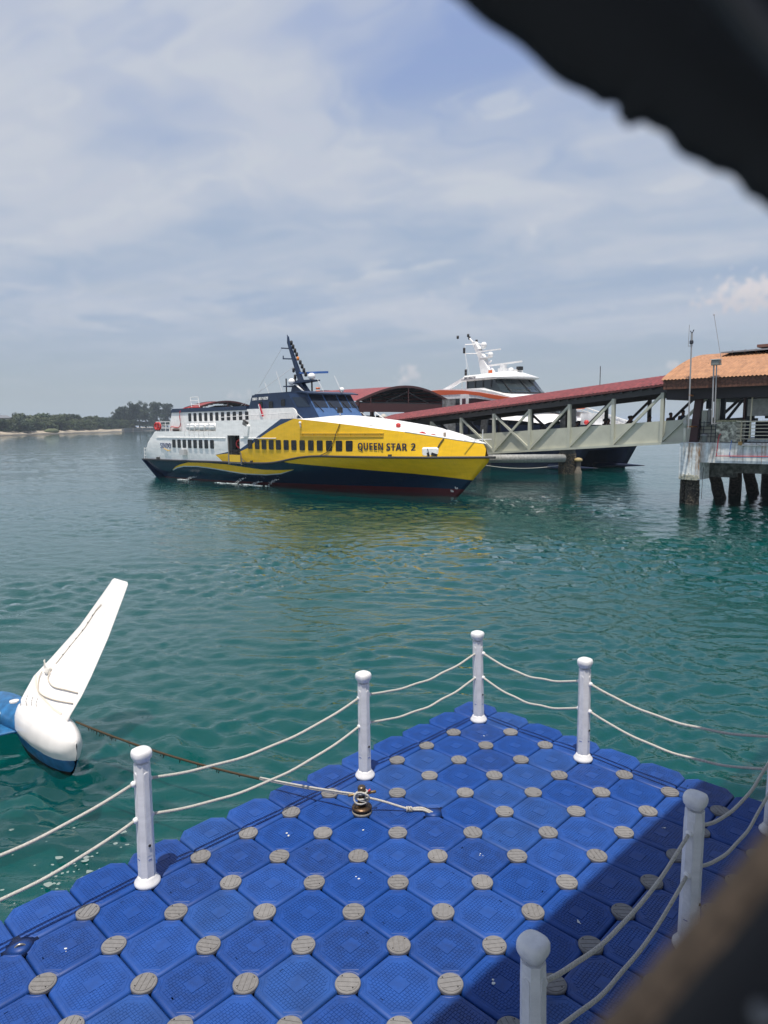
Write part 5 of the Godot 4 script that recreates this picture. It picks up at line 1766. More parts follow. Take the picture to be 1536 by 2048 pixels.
	m.rod(Vector3(1.7, 3.95, 0.9), Vector3(1.66, 6.75, 0.9), 0.035, 8); m.rod(Vector3(1.8, 3.95, 0.85), Vector3(1.77, 6.7, 0.85), 0.03, 8); m.bar(Vector3(1.75, 4.0, 0.95), Vector3(1.75, 4.0, -0.4), 0.06, 0.06)
	obj("pole", m, galv, Lm)
	m = MB.new()
	m.cbox(Vector3(1.76, 6.78, 0.9), Vector3(0.36, 0.22, 0.36), 0.03); m.rod(Vector3(1.55, 6.68, 0.9), Vector3(2.0, 6.68, 0.9), 0.03)
	obj("lamp_box", m, mat(0.2, 0.21, 0.2, 0.6), Lm)
	m = MB.new()
	m.box(Vector3(1.76, 6.91, 0.9), Vector3(0.42, 0.03, 0.42))
	obj("lamp_lid", m, mat(0.6, 0.6, 0.58, 0.5), Lm)
	var wp := thing("light_post", "short white pipe post with a lamp head at the pier's outer corner", "light post", at, turn)
	m = MB.new(true)
	m.lathe([[0.075, 3.07], [0.07, 3.8]], 12, Vector3(0.12, 0, -0.1))
	obj("pipe", m, mat(0.6, 0.6, 0.52, 0.5), wp)
	m = MB.new(true)
	m.lathe([[0.08, 3.8], [0.08, 3.9], [0.12, 3.95], [0.12, 4.1], [0.06, 4.15], [0.07, 4.3], [0.03, 4.34]], 12, Vector3(0.13, 0, -0.1))
	obj("lamp_head", m, mat(0.4, 0.41, 0.38, 0.5), wp)
	var bo := thing("bollard", "grey mushroom-topped bollard on the pier edge by the floodlight", "bollard", at, turn)
	m = MB.new(true)
	m.lathe([[0.13, 3.07], [0.12, 3.38], [0.19, 3.4], [0.2, 3.44], [0.1, 3.5]], 14, Vector3(1.05, 0, -0.15))
	obj("body", m, mat(0.2, 0.21, 0.22, 0.6), bo)
	var ca := thing("cabinet", "pale grey electric cabinet beside the maroon column on the pier", "cabinet", at, turn)
	m = MB.new()
	m.cbox(Vector3(0.88, 4.25, -0.6), Vector3(0.26, 0.75, 0.3), 0.02)
	obj("body", m, mat(0.3, 0.31, 0.27, 0.6), ca)
	var cy := thing("gas_bottle", "grey round-topped cylinder beside the pale cabinet on the pier", "cylinder", at, turn)
	m = MB.new(true)
	m.lathe([[0.09, 3.9], [0.09, 4.6], [0.05, 4.7], [0.02, 4.72]], 12, Vector3(1.1, 0, -0.5))
	obj("body", m, mat(0.17, 0.17, 0.17, 0.5), cy)
	var gr := thing("ladder_rail", "dark steel guard rail and ladder between the column and the mossy block", "guard rail", at, turn)
	m = MB.new()
	for k in 5: m.rod(Vector3(0.7, 3.35 + k * 0.17, -0.25), Vector3(1.6, 3.35 + k * 0.17, -0.25), 0.016, 5)
	for x in [0.95, 1.3, 1.5]: m.rod(Vector3(x, 3.07, -0.25), Vector3(x, 4.1, -0.25), 0.02, 5)
	obj("bar", m, navyc, gr)
	var cp := thing("cream_pole", "slim cream pole between railing and roof on the pier", "pole", at, turn)
	m = MB.new(true)
	m.rod(Vector3(3.05, 3.3, -0.1), Vector3(3.1, 5.7, -0.1), 0.035, 8)
	obj("pipe", m, mat(0.55, 0.5, 0.38, 0.5), cp)

# ------------------------------------------------------------------ people
func body_mesh(joints: Dictionary, bones: Array, cell := 0.03) -> ArrayMesh:
	var lo := Vector3(9, 9, 9)
	var hi := -lo
	for k in joints:
		var p: Vector3 = joints[k][0]
		var r: float = joints[k][1] + 0.06
		lo = lo.min(p - Vector3.ONE * r); hi = hi.max(p + Vector3.ONE * r)
	var nx := int((hi.x - lo.x) / cell) + 2
	var ny := int((hi.y - lo.y) / cell) + 2
	var nz := int((hi.z - lo.z) / cell) + 2
	var f := PackedFloat32Array()
	f.resize(nx * ny * nz)
	for z in nz:
		for y in ny:
			for x in nx:
				var p := lo + Vector3(x, y, z) * cell
				var d := 9.0
				for b in bones:
					var a: Array = joints[b[0]]
					var c: Array = joints[b[1]]
					var ab: Vector3 = c[0] - a[0]
					var t := clampf((p - a[0]).dot(ab) / maxf(ab.length_squared(), 1e-6), 0, 1)
					var e: float = (p - (a[0] + ab * t)).length() - lerpf(a[1], c[1], t)
					var k := 0.035
					var h := clampf(0.5 + 0.5 * (d - e) / k, 0, 1)
					d = lerpf(d, e, h) - k * h * (1.0 - h)
				f[(z * ny + y) * nx + x] = d
	var at := {}
	var vs := PackedVector3Array()
	var idx := PackedInt32Array()
	var cellv := func(x: int, y: int, z: int) -> int:
		var key := (z * ny + y) * nx + x
		if at.has(key): return at[key]
		var s := Vector3.ZERO
		var n := 0
		for e in [[0, 0, 0, 1, 0, 0], [0, 1, 0, 1, 1, 0], [0, 0, 1, 1, 0, 1], [0, 1, 1, 1, 1, 1], [0, 0, 0, 0, 1, 0], [1, 0, 0, 1, 1, 0], [0, 0, 1, 0, 1, 1], [1, 0, 1, 1, 1, 1], [0, 0, 0, 0, 0, 1], [1, 0, 0, 1, 0, 1], [0, 1, 0, 0, 1, 1], [1, 1, 0, 1, 1, 1]]:
			var a := f[((z + e[2]) * ny + y + e[1]) * nx + x + e[0]]
			var b := f[((z + e[5]) * ny + y + e[4]) * nx + x + e[3]]
			if (a < 0) != (b < 0):
				s += Vector3(x + e[0], y + e[1], z + e[2]).lerp(Vector3(x + e[3], y + e[4], z + e[5]), a / (a - b))
				n += 1
		at[key] = vs.size()
		vs.append(lo + s / maxi(n, 1) * cell)
		return at[key]
	for z in range(1, nz - 1):
		for y in range(1, ny - 1):
			for x in range(1, nx - 1):
				var a := f[(z * ny + y) * nx + x] < 0
				for q in [[1, 0, 0], [0, 1, 0], [0, 0, 1]]:
					var b := f[((z + q[2]) * ny + y + q[1]) * nx + x + q[0]] < 0
					if a == b: continue
					var c: Array
					if q[0]: c = [cellv.call(x, y - 1, z - 1), cellv.call(x, y, z - 1), cellv.call(x, y, z), cellv.call(x, y - 1, z)]
					elif q[1]: c = [cellv.call(x - 1, y, z - 1), cellv.call(x - 1, y, z), cellv.call(x, y, z), cellv.call(x, y, z - 1)]
					else: c = [cellv.call(x - 1, y - 1, z), cellv.call(x, y - 1, z), cellv.call(x, y, z), cellv.call(x - 1, y, z)]
					if a: c.reverse()
					for e in [0, 1, 2, 0, 2, 3]: idx.append(c[e])
	var st := SurfaceTool.new()
	st.begin(Mesh.PRIMITIVE_TRIANGLES)
	st.set_smooth_group(0)
	for v in vs: st.add_vertex(v)
	for i in idx: st.add_index(i)
	st.generate_normals()
	return st.commit()

func people():
	var j := {"crown": [Vector3(0, 1.58, 0.02), 0.085], "jaw": [Vector3(0, 1.50, 0.035), 0.07], "nose": [Vector3(0, 1.53, 0.115), 0.016], "neck": [Vector3(0, 1.38, 0), 0.055], "chest": [Vector3(0, 1.2, 0), 0.135], "waist": [Vector3(0, 1.0, 0), 0.125], "hip": [Vector3(0, 0.88, 0), 0.14]}
	for s in [-1, 1]:
		j["sh%d" % s] = [Vector3(0.17 * s, 1.32, 0), 0.065]; j["el%d" % s] = [Vector3(0.25 * s, 1.05, -0.02), 0.045]; j["wr%d" % s] = [Vector3(0.23 * s, 0.82, 0.08), 0.032]; j["ha%d" % s] = [Vector3(0.22 * s, 0.72, 0.1), 0.03]
		j["th%d" % s] = [Vector3(0.09 * s, 0.85, 0), 0.09]; j["kn%d" % s] = [Vector3(0.1 * s, 0.47, 0.02), 0.06]; j["an%d" % s] = [Vector3(0.1 * s, 0.09, -0.02), 0.045]; j["to%d" % s] = [Vector3(0.11 * s, 0.04, 0.14), 0.035]
	var b := [["crown", "jaw"], ["jaw", "nose"], ["jaw", "neck"], ["neck", "chest"], ["chest", "waist"], ["waist", "hip"]]
	for s in [-1, 1]:
		for q in [["neck", "sh"], ["sh", "el"], ["el", "wr"], ["wr", "ha"], ["hip", "th"], ["th", "kn"], ["kn", "an"], ["an", "to"], ["chest", "sh"]]:
			b.append([q[0] if q[0] in j else q[0] + str(s), q[1] + str(s)])
	var bm := body_mesh(j, b)
	var hair := MB.new(true)
	hair.ball(Vector3(0, 1.60, -0.005), Vector3(0.1, 0.095, 0.105), 7)
	var hm := hair.done()
	var shirt := MB.new(true)
	var rr := []
	for p in [[0.86, 0.165, 0.15], [1.0, 0.15, 0.14], [1.2, 0.185, 0.15], [1.32, 0.2, 0.125], [1.385, 0.12, 0.09]]:
		var ring := PackedVector3Array()
		for k in 16: ring.append(Vector3(cos(TAU * k / 16) * p[1], p[0], sin(TAU * k / 16) * p[2]))
		rr.append(ring)
	shirt.loft(rr, true, false)
	var sm := shirt.done()
	var skin := mat(0.12, 0.06, 0.04, 0.6)
	var words := ["dark-haired person low behind the gangway plate under the red roof's middle", "dark-haired person walking just left of the braced post, left one of a pair", "dark-haired person walking just behind another, right one of a pair left of the post", "dark-haired person, left one of the next pair up the gangway", "dark-haired person in dark clothes, taller right one of the next pair up the gangway", "dark-haired person alone behind the long diagonal brace", "dark-haired person just past the post nearest the pier, the shorter of two", "tall person in a blue-grey shirt, topmost on the gangway beside the pier"]
	var ms := [2.07, 1.53, 1.34, 0.97, 0.84, 0.55, 0.03, -0.12]
	var cloth := [mat(0.03, 0.03, 0.035, 0.8), mat(0.02, 0.02, 0.025, 0.8), mat(0.05, 0.03, 0.04, 0.8), mat(0.02, 0.025, 0.03, 0.8), mat(0.06, 0.06, 0.06, 0.8), mat(0.03, 0.05, 0.06, 0.8), mat(0.04, 0.04, 0.05, 0.8), mat(0.04, 0.07, 0.12, 0.8)]
	var rng := RandomNumberGenerator.new()
	rng.seed = 41
	for k in 8:
		var m: float = ms[k]
		var t := thing("person", words[k], "person", gpoint(m, 1.0 + (0.5 if k % 2 else 0.0), 3.03 - 0.068 * m * GP - 0.08), 131.72 - 90.0 + rng.randfn(0, 20), "people walking up the gangway")
		var sc := 0.93 + 0.08 * rng.randf() + (0.08 if k == 7 else 0.0)
		t.scale = Vector3.ONE * sc
		obj("body", bm, skin, t); obj("hair", hm, mat(0.008, 0.007, 0.007, 0.6), t); obj("shirt", sm, cloth[k], t)

# ------------------------------------------------------------------ white wing craft by the dock
func wing_craft():
	var F := thing("wing_craft", "white and blue winged sea craft, upturned wing tip and float by the dock at left", "wing craft", W(-3.924, 0, 7.93), 138.85)
	# x runs aft along the float, z outboard
	var white := mat(0.80, 0.775, 0.755, 0.3, 0.0, 0.045, 0.6)
	white.clearcoat_enabled = true; white.clearcoat = 0.5; white.clearcoat_roughness = 0.1
	var blue := mat(0.03, 0.17, 0.40, 0.35, 0.0, 0.3, 0.9)
	var weed := mat(0.025, 0.02, 0.012, 0.9, 0.0, 0.4, 5.0)
	var st := [[-0.235, 0.006, 0.45, 0.33], [-0.21, 0.045, 0.485, 0.22], [-0.16, 0.095, 0.515, 0.1], [-0.08, 0.145, 0.55, 0.0], [0.05, 0.195, 0.595, -0.1], [0.22, 0.232, 0.645, -0.16], [0.5, 0.25, 0.66, -0.2], [0.85, 0.235, 0.64, -0.2], [1.15, 0.19, 0.6, -0.15], [1.4, 0.1, 0.53, -0.02]]
	var sect := func(s: Array, lo: float, hi: float, n: int) -> PackedVector3Array:
		var o := PackedVector3Array()
		var bot: float = s[3]
		var top: float = s[2]
		var hw := func(h: float) -> float:
			var mid := lerpf(bot, top, 0.62)
			if h > mid: return s[1] * sqrt(maxf(0.0, 1.0 - pow((h - mid) / (top - mid), 2.2)))
			return s[1] * (0.12 + 0.88 * pow(clampf((h - bot) / (mid - bot), 0, 1), 0.8))
		for k in n + 1:
			var h := lerpf(maxf(lo, bot), minf(hi, top), k / float(n))
			o.append(Vector3(s[0] + 0.16 * clampf(0.25 - h, 0, 1) * clampf(1.0 - (s[0] + 0.225) / 0.6, 0, 1), h, 0.06 - hw.call(h)))
		for k in n + 1:
			var h := lerpf(minf(hi, top), maxf(lo, bot), k / float(n))
			o.append(Vector3(s[0] + 0.16 * clampf(0.25 - h, 0, 1) * clampf(1.0 - (s[0] + 0.225) / 0.6, 0, 1), h, 0.06 + hw.call(h)))
		return o
	var lines := [[-0.3, 0.045, weed, "keel_growth"], [0.045, 0.225, blue, "blue_keel"], [0.225, 0.9, white, "float_shell"]]
	for q in lines:
		var m := MB.new(true)
		var rows := []
		for i in st.size() - 1:
			for e in 3:
				var s := []
				for c in 4: s.append(lerpf(st[i][c], st[i + 1][c], e / 3.0))
				var rise := clampf(s[0] / 1.1, 0.0, 1.0)
				var lo: float = q[0] + (0.1 * rise if q[0] > 0.1 else 0.03 * rise)
				var hi: float = q[1] + (0.1 * rise if q[1] > 0.1 else 0.03 * rise)
				if s[3] < hi - 0.005: rows.append(sect.call(s, lo, hi, 12))
		m.loft(rows, false, false)
		obj(q[3], m, q[2], F)
	# winglet
	var foil := func(le: Vector3, te: Vector3, thick: float, nrm: Vector3) -> PackedVector3Array:
		var o := PackedVector3Array()
		for k in 24:
			var a := TAU * k / 24.0
			var c := 0.5 - 0.5 * cos(a)
			var y := 2.6 * (0.2969 * sqrt(c) - 0.126 * c - 0.3516 * c * c + 0.2843 * c * c * c - 0.1036 * c * c * c * c)
			o.append(le.lerp(te, c) + nrm * y * thick * (1.0 if a < PI else -1.0))
		return o
	var nrm := Vector3(0, 0.55, -0.84).normalized()
	var wl := MB.new(true)
	var rows := []
	var rr := [[0.0, 0.12, 0.58, 0.12, 1.12, 0.53, -0.04, 0.11], [0.08, 0.13, 0.68, 0.19, 1.2, 0.64, 0.0, 0.10], [0.2, 0.15, 0.85, 0.34, 1.42, 0.83, 0.27, 0.072], [0.35, 0.22, 1.04, 0.51, 1.38, 1.03, 0.5, 0.052], [0.6, 0.33, 1.45, 0.82, 1.02, 1.5, 0.77, 0.042], [0.95, 0.335, 2.04, 1.11, 0.8, 2.05, 1.12, 0.03], [0.985, 0.345, 2.1, 1.142, 0.775, 2.105, 1.145, 0.026], [1.0, 0.38, 2.128, 1.156, 0.73, 2.13, 1.158, 0.01]]
	for q in rr: rows.append(foil.call(Vector3(q[1], q[2], q[3]), Vector3(q[4], q[5], q[6]), q[7], nrm))
	wl.loft(rows, true, true)
	obj("winglet", wl, white, F)
	# a point on the winglet's near face: s along the span, c across the chord
	var S := func(s: float, c: float, off := 0.0) -> Vector3:
		for i in rr.size() - 1:
			if s <= rr[i + 1][0]:
				var t: float = (s - rr[i][0]) / (rr[i + 1][0] - rr[i][0])
				var g := []
				for k in 8: g.append(lerpf(rr[i][k], rr[i + 1][k], t))
				var y := 2.6 * (0.2969 * sqrt(c) - 0.126 * c - 0.3516 * c * c + 0.2843 * c * c * c - 0.1036 * c * c * c * c)
				return Vector3(g[1], g[2], g[3]).lerp(Vector3(g[4], g[5], g[6]), c) + nrm * (y * g[7] + off)
		return Vector3.ZERO
	var strap := MB.new()
	for k in 12: strap.bar(S.call(lerpf(0.33, 0.74, k / 12.0), 0.80, 0.004), S.call(lerpf(0.33, 0.74, (k + 1) / 12.0), 0.80, 0.004), 0.014, 0.004, nrm)
	strap.bar(S.call(0.74, 0.80, 0.004), S.call(0.79, 0.74, 0.004), 0.022, 0.004, nrm)
	obj("hinge_strip", strap, mat(0.6, 0.53, 0.43, 0.7, 0.0, 0.45, 9.0), F)
	var dots := MB.new()
	for k in 6: dots.ball(S.call(0.4 + k * 0.06, 0.80, 0.008), Vector3.ONE * 0.009, 4)
	obj("hinge_bolt", dots, mat(0.04, 0.035, 0.03, 0.6), F).set_meta("kind", "stuff")
	var hb := MB.new()
	var c0: Vector3 = S.call(0.27, 0.80, 0.03)
	hb.cbox(c0, Vector3(0.1, 0.05, 0.09), 0.015, Basis(nrm.cross(Vector3.RIGHT).normalized(), nrm, Vector3.RIGHT))
	hb.rod(c0 + Vector3(-0.05, -0.02, 0), c0 + Vector3(0.17, 0.09, 0.03), 0.009); hb.rod(c0 + Vector3(0.1, 0.0, 0), c0 + Vector3(0.12, 0.12, 0.02), 0.009); hb.rod(c0, c0 + Vector3(0.05, -0.11, -0.02), 0.006)
	obj("hinge_bracket", hb, mat(0.62, 0.6, 0.56, 0.45), F)
	var ln := MB.new(true)
	ln.tube(smooth_path([S.call(0.27, 0.74, 0.03), S.call(0.22, 0.68, 0.02), S.call(0.19, 0.5, 0.02), S.call(0.2, 0.25, 0.02), S.call(0.21, 0.06, 0.015)], 6), 0.008, 6)
	ln.tube(smooth_path([S.call(0.25, 0.88, 0.03), S.call(0.2, 0.84, 0.02), S.call(0.14, 0.7, 0.02), S.call(0.125, 0.4, 0.02), S.call(0.14, 0.04, 0.015)], 6), 0.008, 6)
	obj("lashing", ln, mat(0.5, 0.45, 0.38, 0.8), F)
	var tp := MB.new()
	var tape := [[0.21, 0.97], [0.165, 0.85], [0.13, 0.7], [0.105, 0.5], [0.075, 0.3], [0.055, 0.13]]
	for k in tape.size() - 1: tp.bar(S.call(tape[k][0], tape[k][1], 0.005), S.call(tape[k + 1][0], tape[k + 1][1], 0.005), 0.026, 0.004, nrm)
	obj("tape", tp, mat(0.66, 0.61, 0.53, 0.7), F)
	var dash := MB.new()
	for r in [[0.6, 0.04], [0.7, 0.045], [0.82, 0.06]]:
		for k in 7: dash.bar(S.call(0.02 + k * 0.013, r[0] + k * 0.012, 0.004), S.call(0.028 + k * 0.013, r[0] + k * 0.012 + 0.008, 0.004), 0.006, 0.003, nrm)
	obj("hatch_marks", dash, mat(0.12, 0.11, 0.1, 0.8), F).set_meta("kind", "stuff")
	# inner wing, blue with a white panel, running away to the left
	var iw := MB.new(true)
	var ir := []
	for q in [[0.0, 1.0, 2.2, 0.28, 0.15], [-0.25, 1.08, 2.3, 0.27, 0.15], [-0.6, 1.15, 2.6, 0.28, 0.16], [-3.2, 1.4, 4.2, 0.5, 0.2]]:
		ir.append(foil.call(Vector3(q[1], q[3], q[0] + 0.1), Vector3(q[2], q[3], q[0] + 0.1), q[4] * 1.1, Vector3.UP))
	iw.loft(ir, true, true)
	obj("inner_wing", iw, blue, F)
	var fair := MB.new(true)
	fair.ball(Vector3(1.62, 0.34, 0.02), Vector3(0.75, 0.22, 0.24), 12)
	obj("wing_root", fair, blue, F)
	var wpn := MB.new(true)
	var wr := []
	for k in 14:
		var t := k / 13.0
		var z := lerpf(-0.28, -3.0, t)
		var wd := 0.28 * sqrt(clampf(t * 6.0, 0.0, 1.0)) + 0.5 * t
		var cx := lerpf(1.42, 1.95, t)
		var ring := PackedVector3Array()
		for e in 7:
			var a := lerpf(-1.0, 1.0, e / 6.0)
			ring.append(Vector3(cx + wd * a, lerpf(0.42, 0.72, t) + 0.03 * (1.0 - a * a) + 0.015, z + 0.1))
		wr.append(ring)
	wpn.loft(wr, false, false)
	obj("wing_panel", wpn, white, F)
	var pad := MB.new()
	pad.lathe([[0.06, 0.0], [0.06, 0.02], [0.02, 0.03]], 14, Vector3(1.42, 0.545, 0.0))
	obj("root_cap", pad, white, F)

# ------------------------------------------------------------------ low island
func leaf_crown(seed_: int, kind: String) -> ArrayMesh:
	var rng := RandomNumberGenerator.new()
	rng.seed = seed_
	var m := MB.new()
	var blobs := []
	if kind == "broad":
		for k in 10: blobs.append([Vector3(rng.randfn(0, 2.4), rng.randf_range(3.4, 7.6), rng.randfn(0, 2.4)), Vector3(rng.randf_range(1.8, 3.0), rng.randf_range(1.3, 2.1), rng.randf_range(1.8, 3.0))])
		for k in 11: blobs.append([Vector3(rng.randfn(0, 3.0), rng.randf_range(0.3, 3.4), rng.randfn(0, 3.0)), Vector3(2.1, 1.5, 2.1)])
	else:
		for k in 24:
			var h := rng.randf_range(0.8, 14.5)
			var w := 3.4 * sqrt(clampf((16.8 - h) / 12.0, 0.05, 1.0))
			blobs.append([Vector3(rng.randfn(0, w * 0.55), h, rng.randfn(0, w * 0.55)), Vector3(rng.randf_range(1.4, 2.4), rng.randf_range(1.3, 2.3), rng.randf_range(1.4, 2.4))])
	for b in blobs:
		var n := int(64 * b[1].x)
		for k in n:
			var d := Vector3(rng.randfn(), rng.randfn(), rng.randfn()).normalized()
			if d.y < -0.4: d.y = -d.y * 0.5
			var p: Vector3 = b[0] + d * b[1] * pow(rng.randf(), 0.3)
			if p.y < 0.1: continue
			var r := rng.randf_range(0.26, 0.56) if kind == "broad" else rng.randf_range(0.22, 0.46)
			var nn := (d + Vector3(rng.randfn(), rng.randfn() + 0.5, rng.randfn()) * 0.6).normalized()
			var u := nn.cross(Vector3(rng.randfn(), rng.randfn(), rng.randfn())).normalized() * r
			var v := nn.cross(u) * rng.randf_range(0.6, 1.0)
			if kind != "broad": v += Vector3(0, -0.3, 0) * r * 2.0
			m.tri(p - u - v * 0.6, p + v, p + u - v * 0.5)
			m.tri(p - u * 0.7 + v * 0.6, p + u + v * 0.7, p - v)
	return m.done()

func island():
	var shore := [[-198.0, 290.0], [-199.0, 330.0], [-200.0, 358.0], [-199.6, 385.0], [-201.0, 410.0], [-199.0, 439.0], [-200.5, 475.0], [-197.5, 513.0], [-194.0, 579.0], [-188.0, 640.0], [-186.0, 700.0]]
	var m := MB.new(true)
	var rows := []
	var hs := [[-3.0, -0.6], [0.0, 0.05], [3.0, 0.5], [7.0, 1.5], [10.0, 2.1], [16.0, 2.3], [70.0, 3.0], [130.0, 2.0]]
	for q in hs:
		var ring := PackedVector3Array()
		for k in shore.size() * 4 - 3:
			var a: Array = shore[k / 4]
			var b: Array = shore[mini(k / 4 + 1, shore.size() - 1)]
			var t := (k % 4) / 4.0
			var wob: float = 0.8 * sin(k * 1.9) + 0.6 * sin(k * 0.7)
			ring.append(W(lerpf(a[0], b[0], t) - q[0] + (wob if q[0] < 20 else 0.0), q[1] + 0.15 * sin(k * 2.3) * signf(q[0]), lerpf(a[1], b[1], t)))
		ring.reverse()
		rows.append(ring)
	m.loft(rows.slice(1), false, false)
	struct("beach", m, mat(0.46, 0.40, 0.31, 0.95, 0.0, 0.35, 0.04))
	var wet := MB.new(true)
	wet.loft([rows[0], rows[1]], false, false)
	var wet2 := MB.new(true)
	var up := PackedVector3Array()
	for p in rows[2]: up.append(p + Vector3(0.6, 0.09, 0))
	wet2.loft([rows[1], up], false, false)
	struct("wet_sand", wet2, mat(0.13, 0.12, 0.105, 0.9, 0.0, 0.3, 0.1))
	var sw := MB.new()
	for k in 8: sw.box(W(-196.0 + k * 1.1 - 1.0, 1.6, 535.0 + k * 17.0), Vector3(2.0, 2.2, 17.0))
	tag(obj("sea_wall", sw, mat(0.2, 0.2, 0.19, 0.9, 0.0, 0.3, 0.2)), "low grey sea wall at the far end of the island's beach", "sea wall")
	var mound := MB.new(true)
	mound.ball(W(-206.0, 1.6, 432.0), Vector3(3.0, 1.8, 8.0), 8)
	tag(obj("grassy_mound", mound, mat(0.13, 0.15, 0.07, 0.95, 0.0, 0.3, 0.2)), "low grassy mound on the island's sandy beach", "mound")
	# long roof behind the trees
	var H := thing("hall", "long grey-roofed hall half hidden behind the island's trees", "building", W(-236.0, 2.0, 418.0), 62.0)
	var hw := MB.new()
	hw.box(Vector3(0, 4.0, 0), Vector3(21, 8.0, 9))
	obj("wall", hw, mat(0.42, 0.42, 0.4, 0.8), H)
	var hr := MB.new()
	hr.prism(PackedVector2Array([Vector2(-5.2, 8.0), Vector2(0, 9.7), Vector2(5.2, 8.0)]), -11, 11, Transform3D(Basis(Vector3.BACK, Vector3.UP, Vector3.LEFT), Vector3.ZERO))
	obj("roof", hr, mat(0.16, 0.17, 0.19, 0.7), H)
	for k in 9:
		var hp := MB.new()
		hp.box(Vector3(-9.5 + k * 2.4, 6.4, 4.53), Vector3(1.3, 1.2, 0.06))
		obj("window", hp, mat(0.05, 0.055, 0.06, 0.3), H)
	# trees
	var rng := RandomNumberGenerator.new()
	rng.seed = 77
	var bark := mat(0.09, 0.075, 0.06, 0.9)
	var greens := [mat(0.038, 0.068, 0.026, 0.7), mat(0.048, 0.078, 0.024, 0.7), mat(0.062, 0.085, 0.032, 0.7), mat(0.032, 0.056, 0.030, 0.7)]
	var crowns := [leaf_crown(1, "broad"), leaf_crown(2, "broad"), leaf_crown(3, "broad"), leaf_crown(4, "tall"), leaf_crown(5, "tall")]
	var trunk := MB.new(true)
	trunk.tube(PackedVector3Array([Vector3(0, -0.5, 0), Vector3(0.15, 1.5, 0.1), Vector3(-0.1, 4.5, 0)]), [0.35, 0.28, 0.12], 7)
	trunk.tube(PackedVector3Array([Vector3(0.1, 1.8, 0.05), Vector3(1.4, 3.6, 0.6)]), [0.2, 0.06], 6); trunk.tube(PackedVector3Array([Vector3(0.1, 1.6, 0.05), Vector3(-1.3, 3.4, -0.7)]), [0.2, 0.06], 6)
	var trunk_t := MB.new(true)
	trunk_t.tube(PackedVector3Array([Vector3(0, -0.5, 0), Vector3(0.1, 6, 0.1), Vector3(-0.1, 14.5, 0)]), [0.4, 0.26, 0.06], 7)
	for k in 9: trunk_t.tube(PackedVector3Array([Vector3(0, 3.0 + k * 1.2, 0), Vector3(cos(k * 2.4) * 1.8, 4.4 + k * 1.2, sin(k * 2.4) * 1.8)]), [0.11, 0.03], 5)
	var tm := trunk.done()
	var ttm := trunk_t.done()
	var add := func(x: float, z: float, s: float, kind: int, g: int, label: String, grp: String):
		var t := thing("casuarina_tree" if kind > 2 else "broadleaf_tree", label, "tree", W(x, 2.0, z), rng.randf() * 360.0, grp)
		t.scale = Vector3(s * rng.randf_range(0.9, 1.15), s, s * rng.randf_range(0.9, 1.15))
		obj("trunk", ttm if kind > 2 else tm, bark, t)
		obj("crown", crowns[kind], greens[g], t)
	for k in 30:
		var z := 318.0 + k * 9.0
		add.call(-211.0 + rng.randfn(0, 1.2), z + rng.randfn(0, 1.5), rng.randf_range(0.72, 0.95), rng.randi() % 3, rng.randi() % 4, "low round broadleaf tree in the front row above the island's beach", "front row of trees on the island")
	for k in 26:
		var z := 322.0 + k * 11.0
		var s := rng.randf_range(0.95, 1.25)
		if z > 385.0 and z < 418.0: s = 0.85
		if z > 440.0 and z < 520.0: s = rng.randf_range(1.15, 1.35)
		add.call(-222.0 + rng.randfn(0, 2.0), z + rng.randfn(0, 2.0), s, rng.randi() % 3, rng.randi() % 4, "taller broadleaf tree in the back row of the island's wood", "back row of trees on the island")
	for q in [[-212.0, 560.0, 1.0], [-214.0, 574.0, 1.15], [-207.0, 578.0, 1.28], [-212.0, 594.0, 1.42], [-205.0, 602.0, 1.38], [-214.0, 612.0, 1.5], [-203.0, 622.0, 1.45], [-209.0, 634.0, 1.5], [-200.0, 646.0, 1.42], [-206.0, 658.0, 1.4], [-214.0, 585.0, 1.2], [-210.0, 545.0, 0.85]]:
		add.call(q[0], q[1], q[2], 3 + (rng.randi() % 2), 3, "tall feathery grey-green tree in the clump at the island's far end", "tall trees at the island's end")

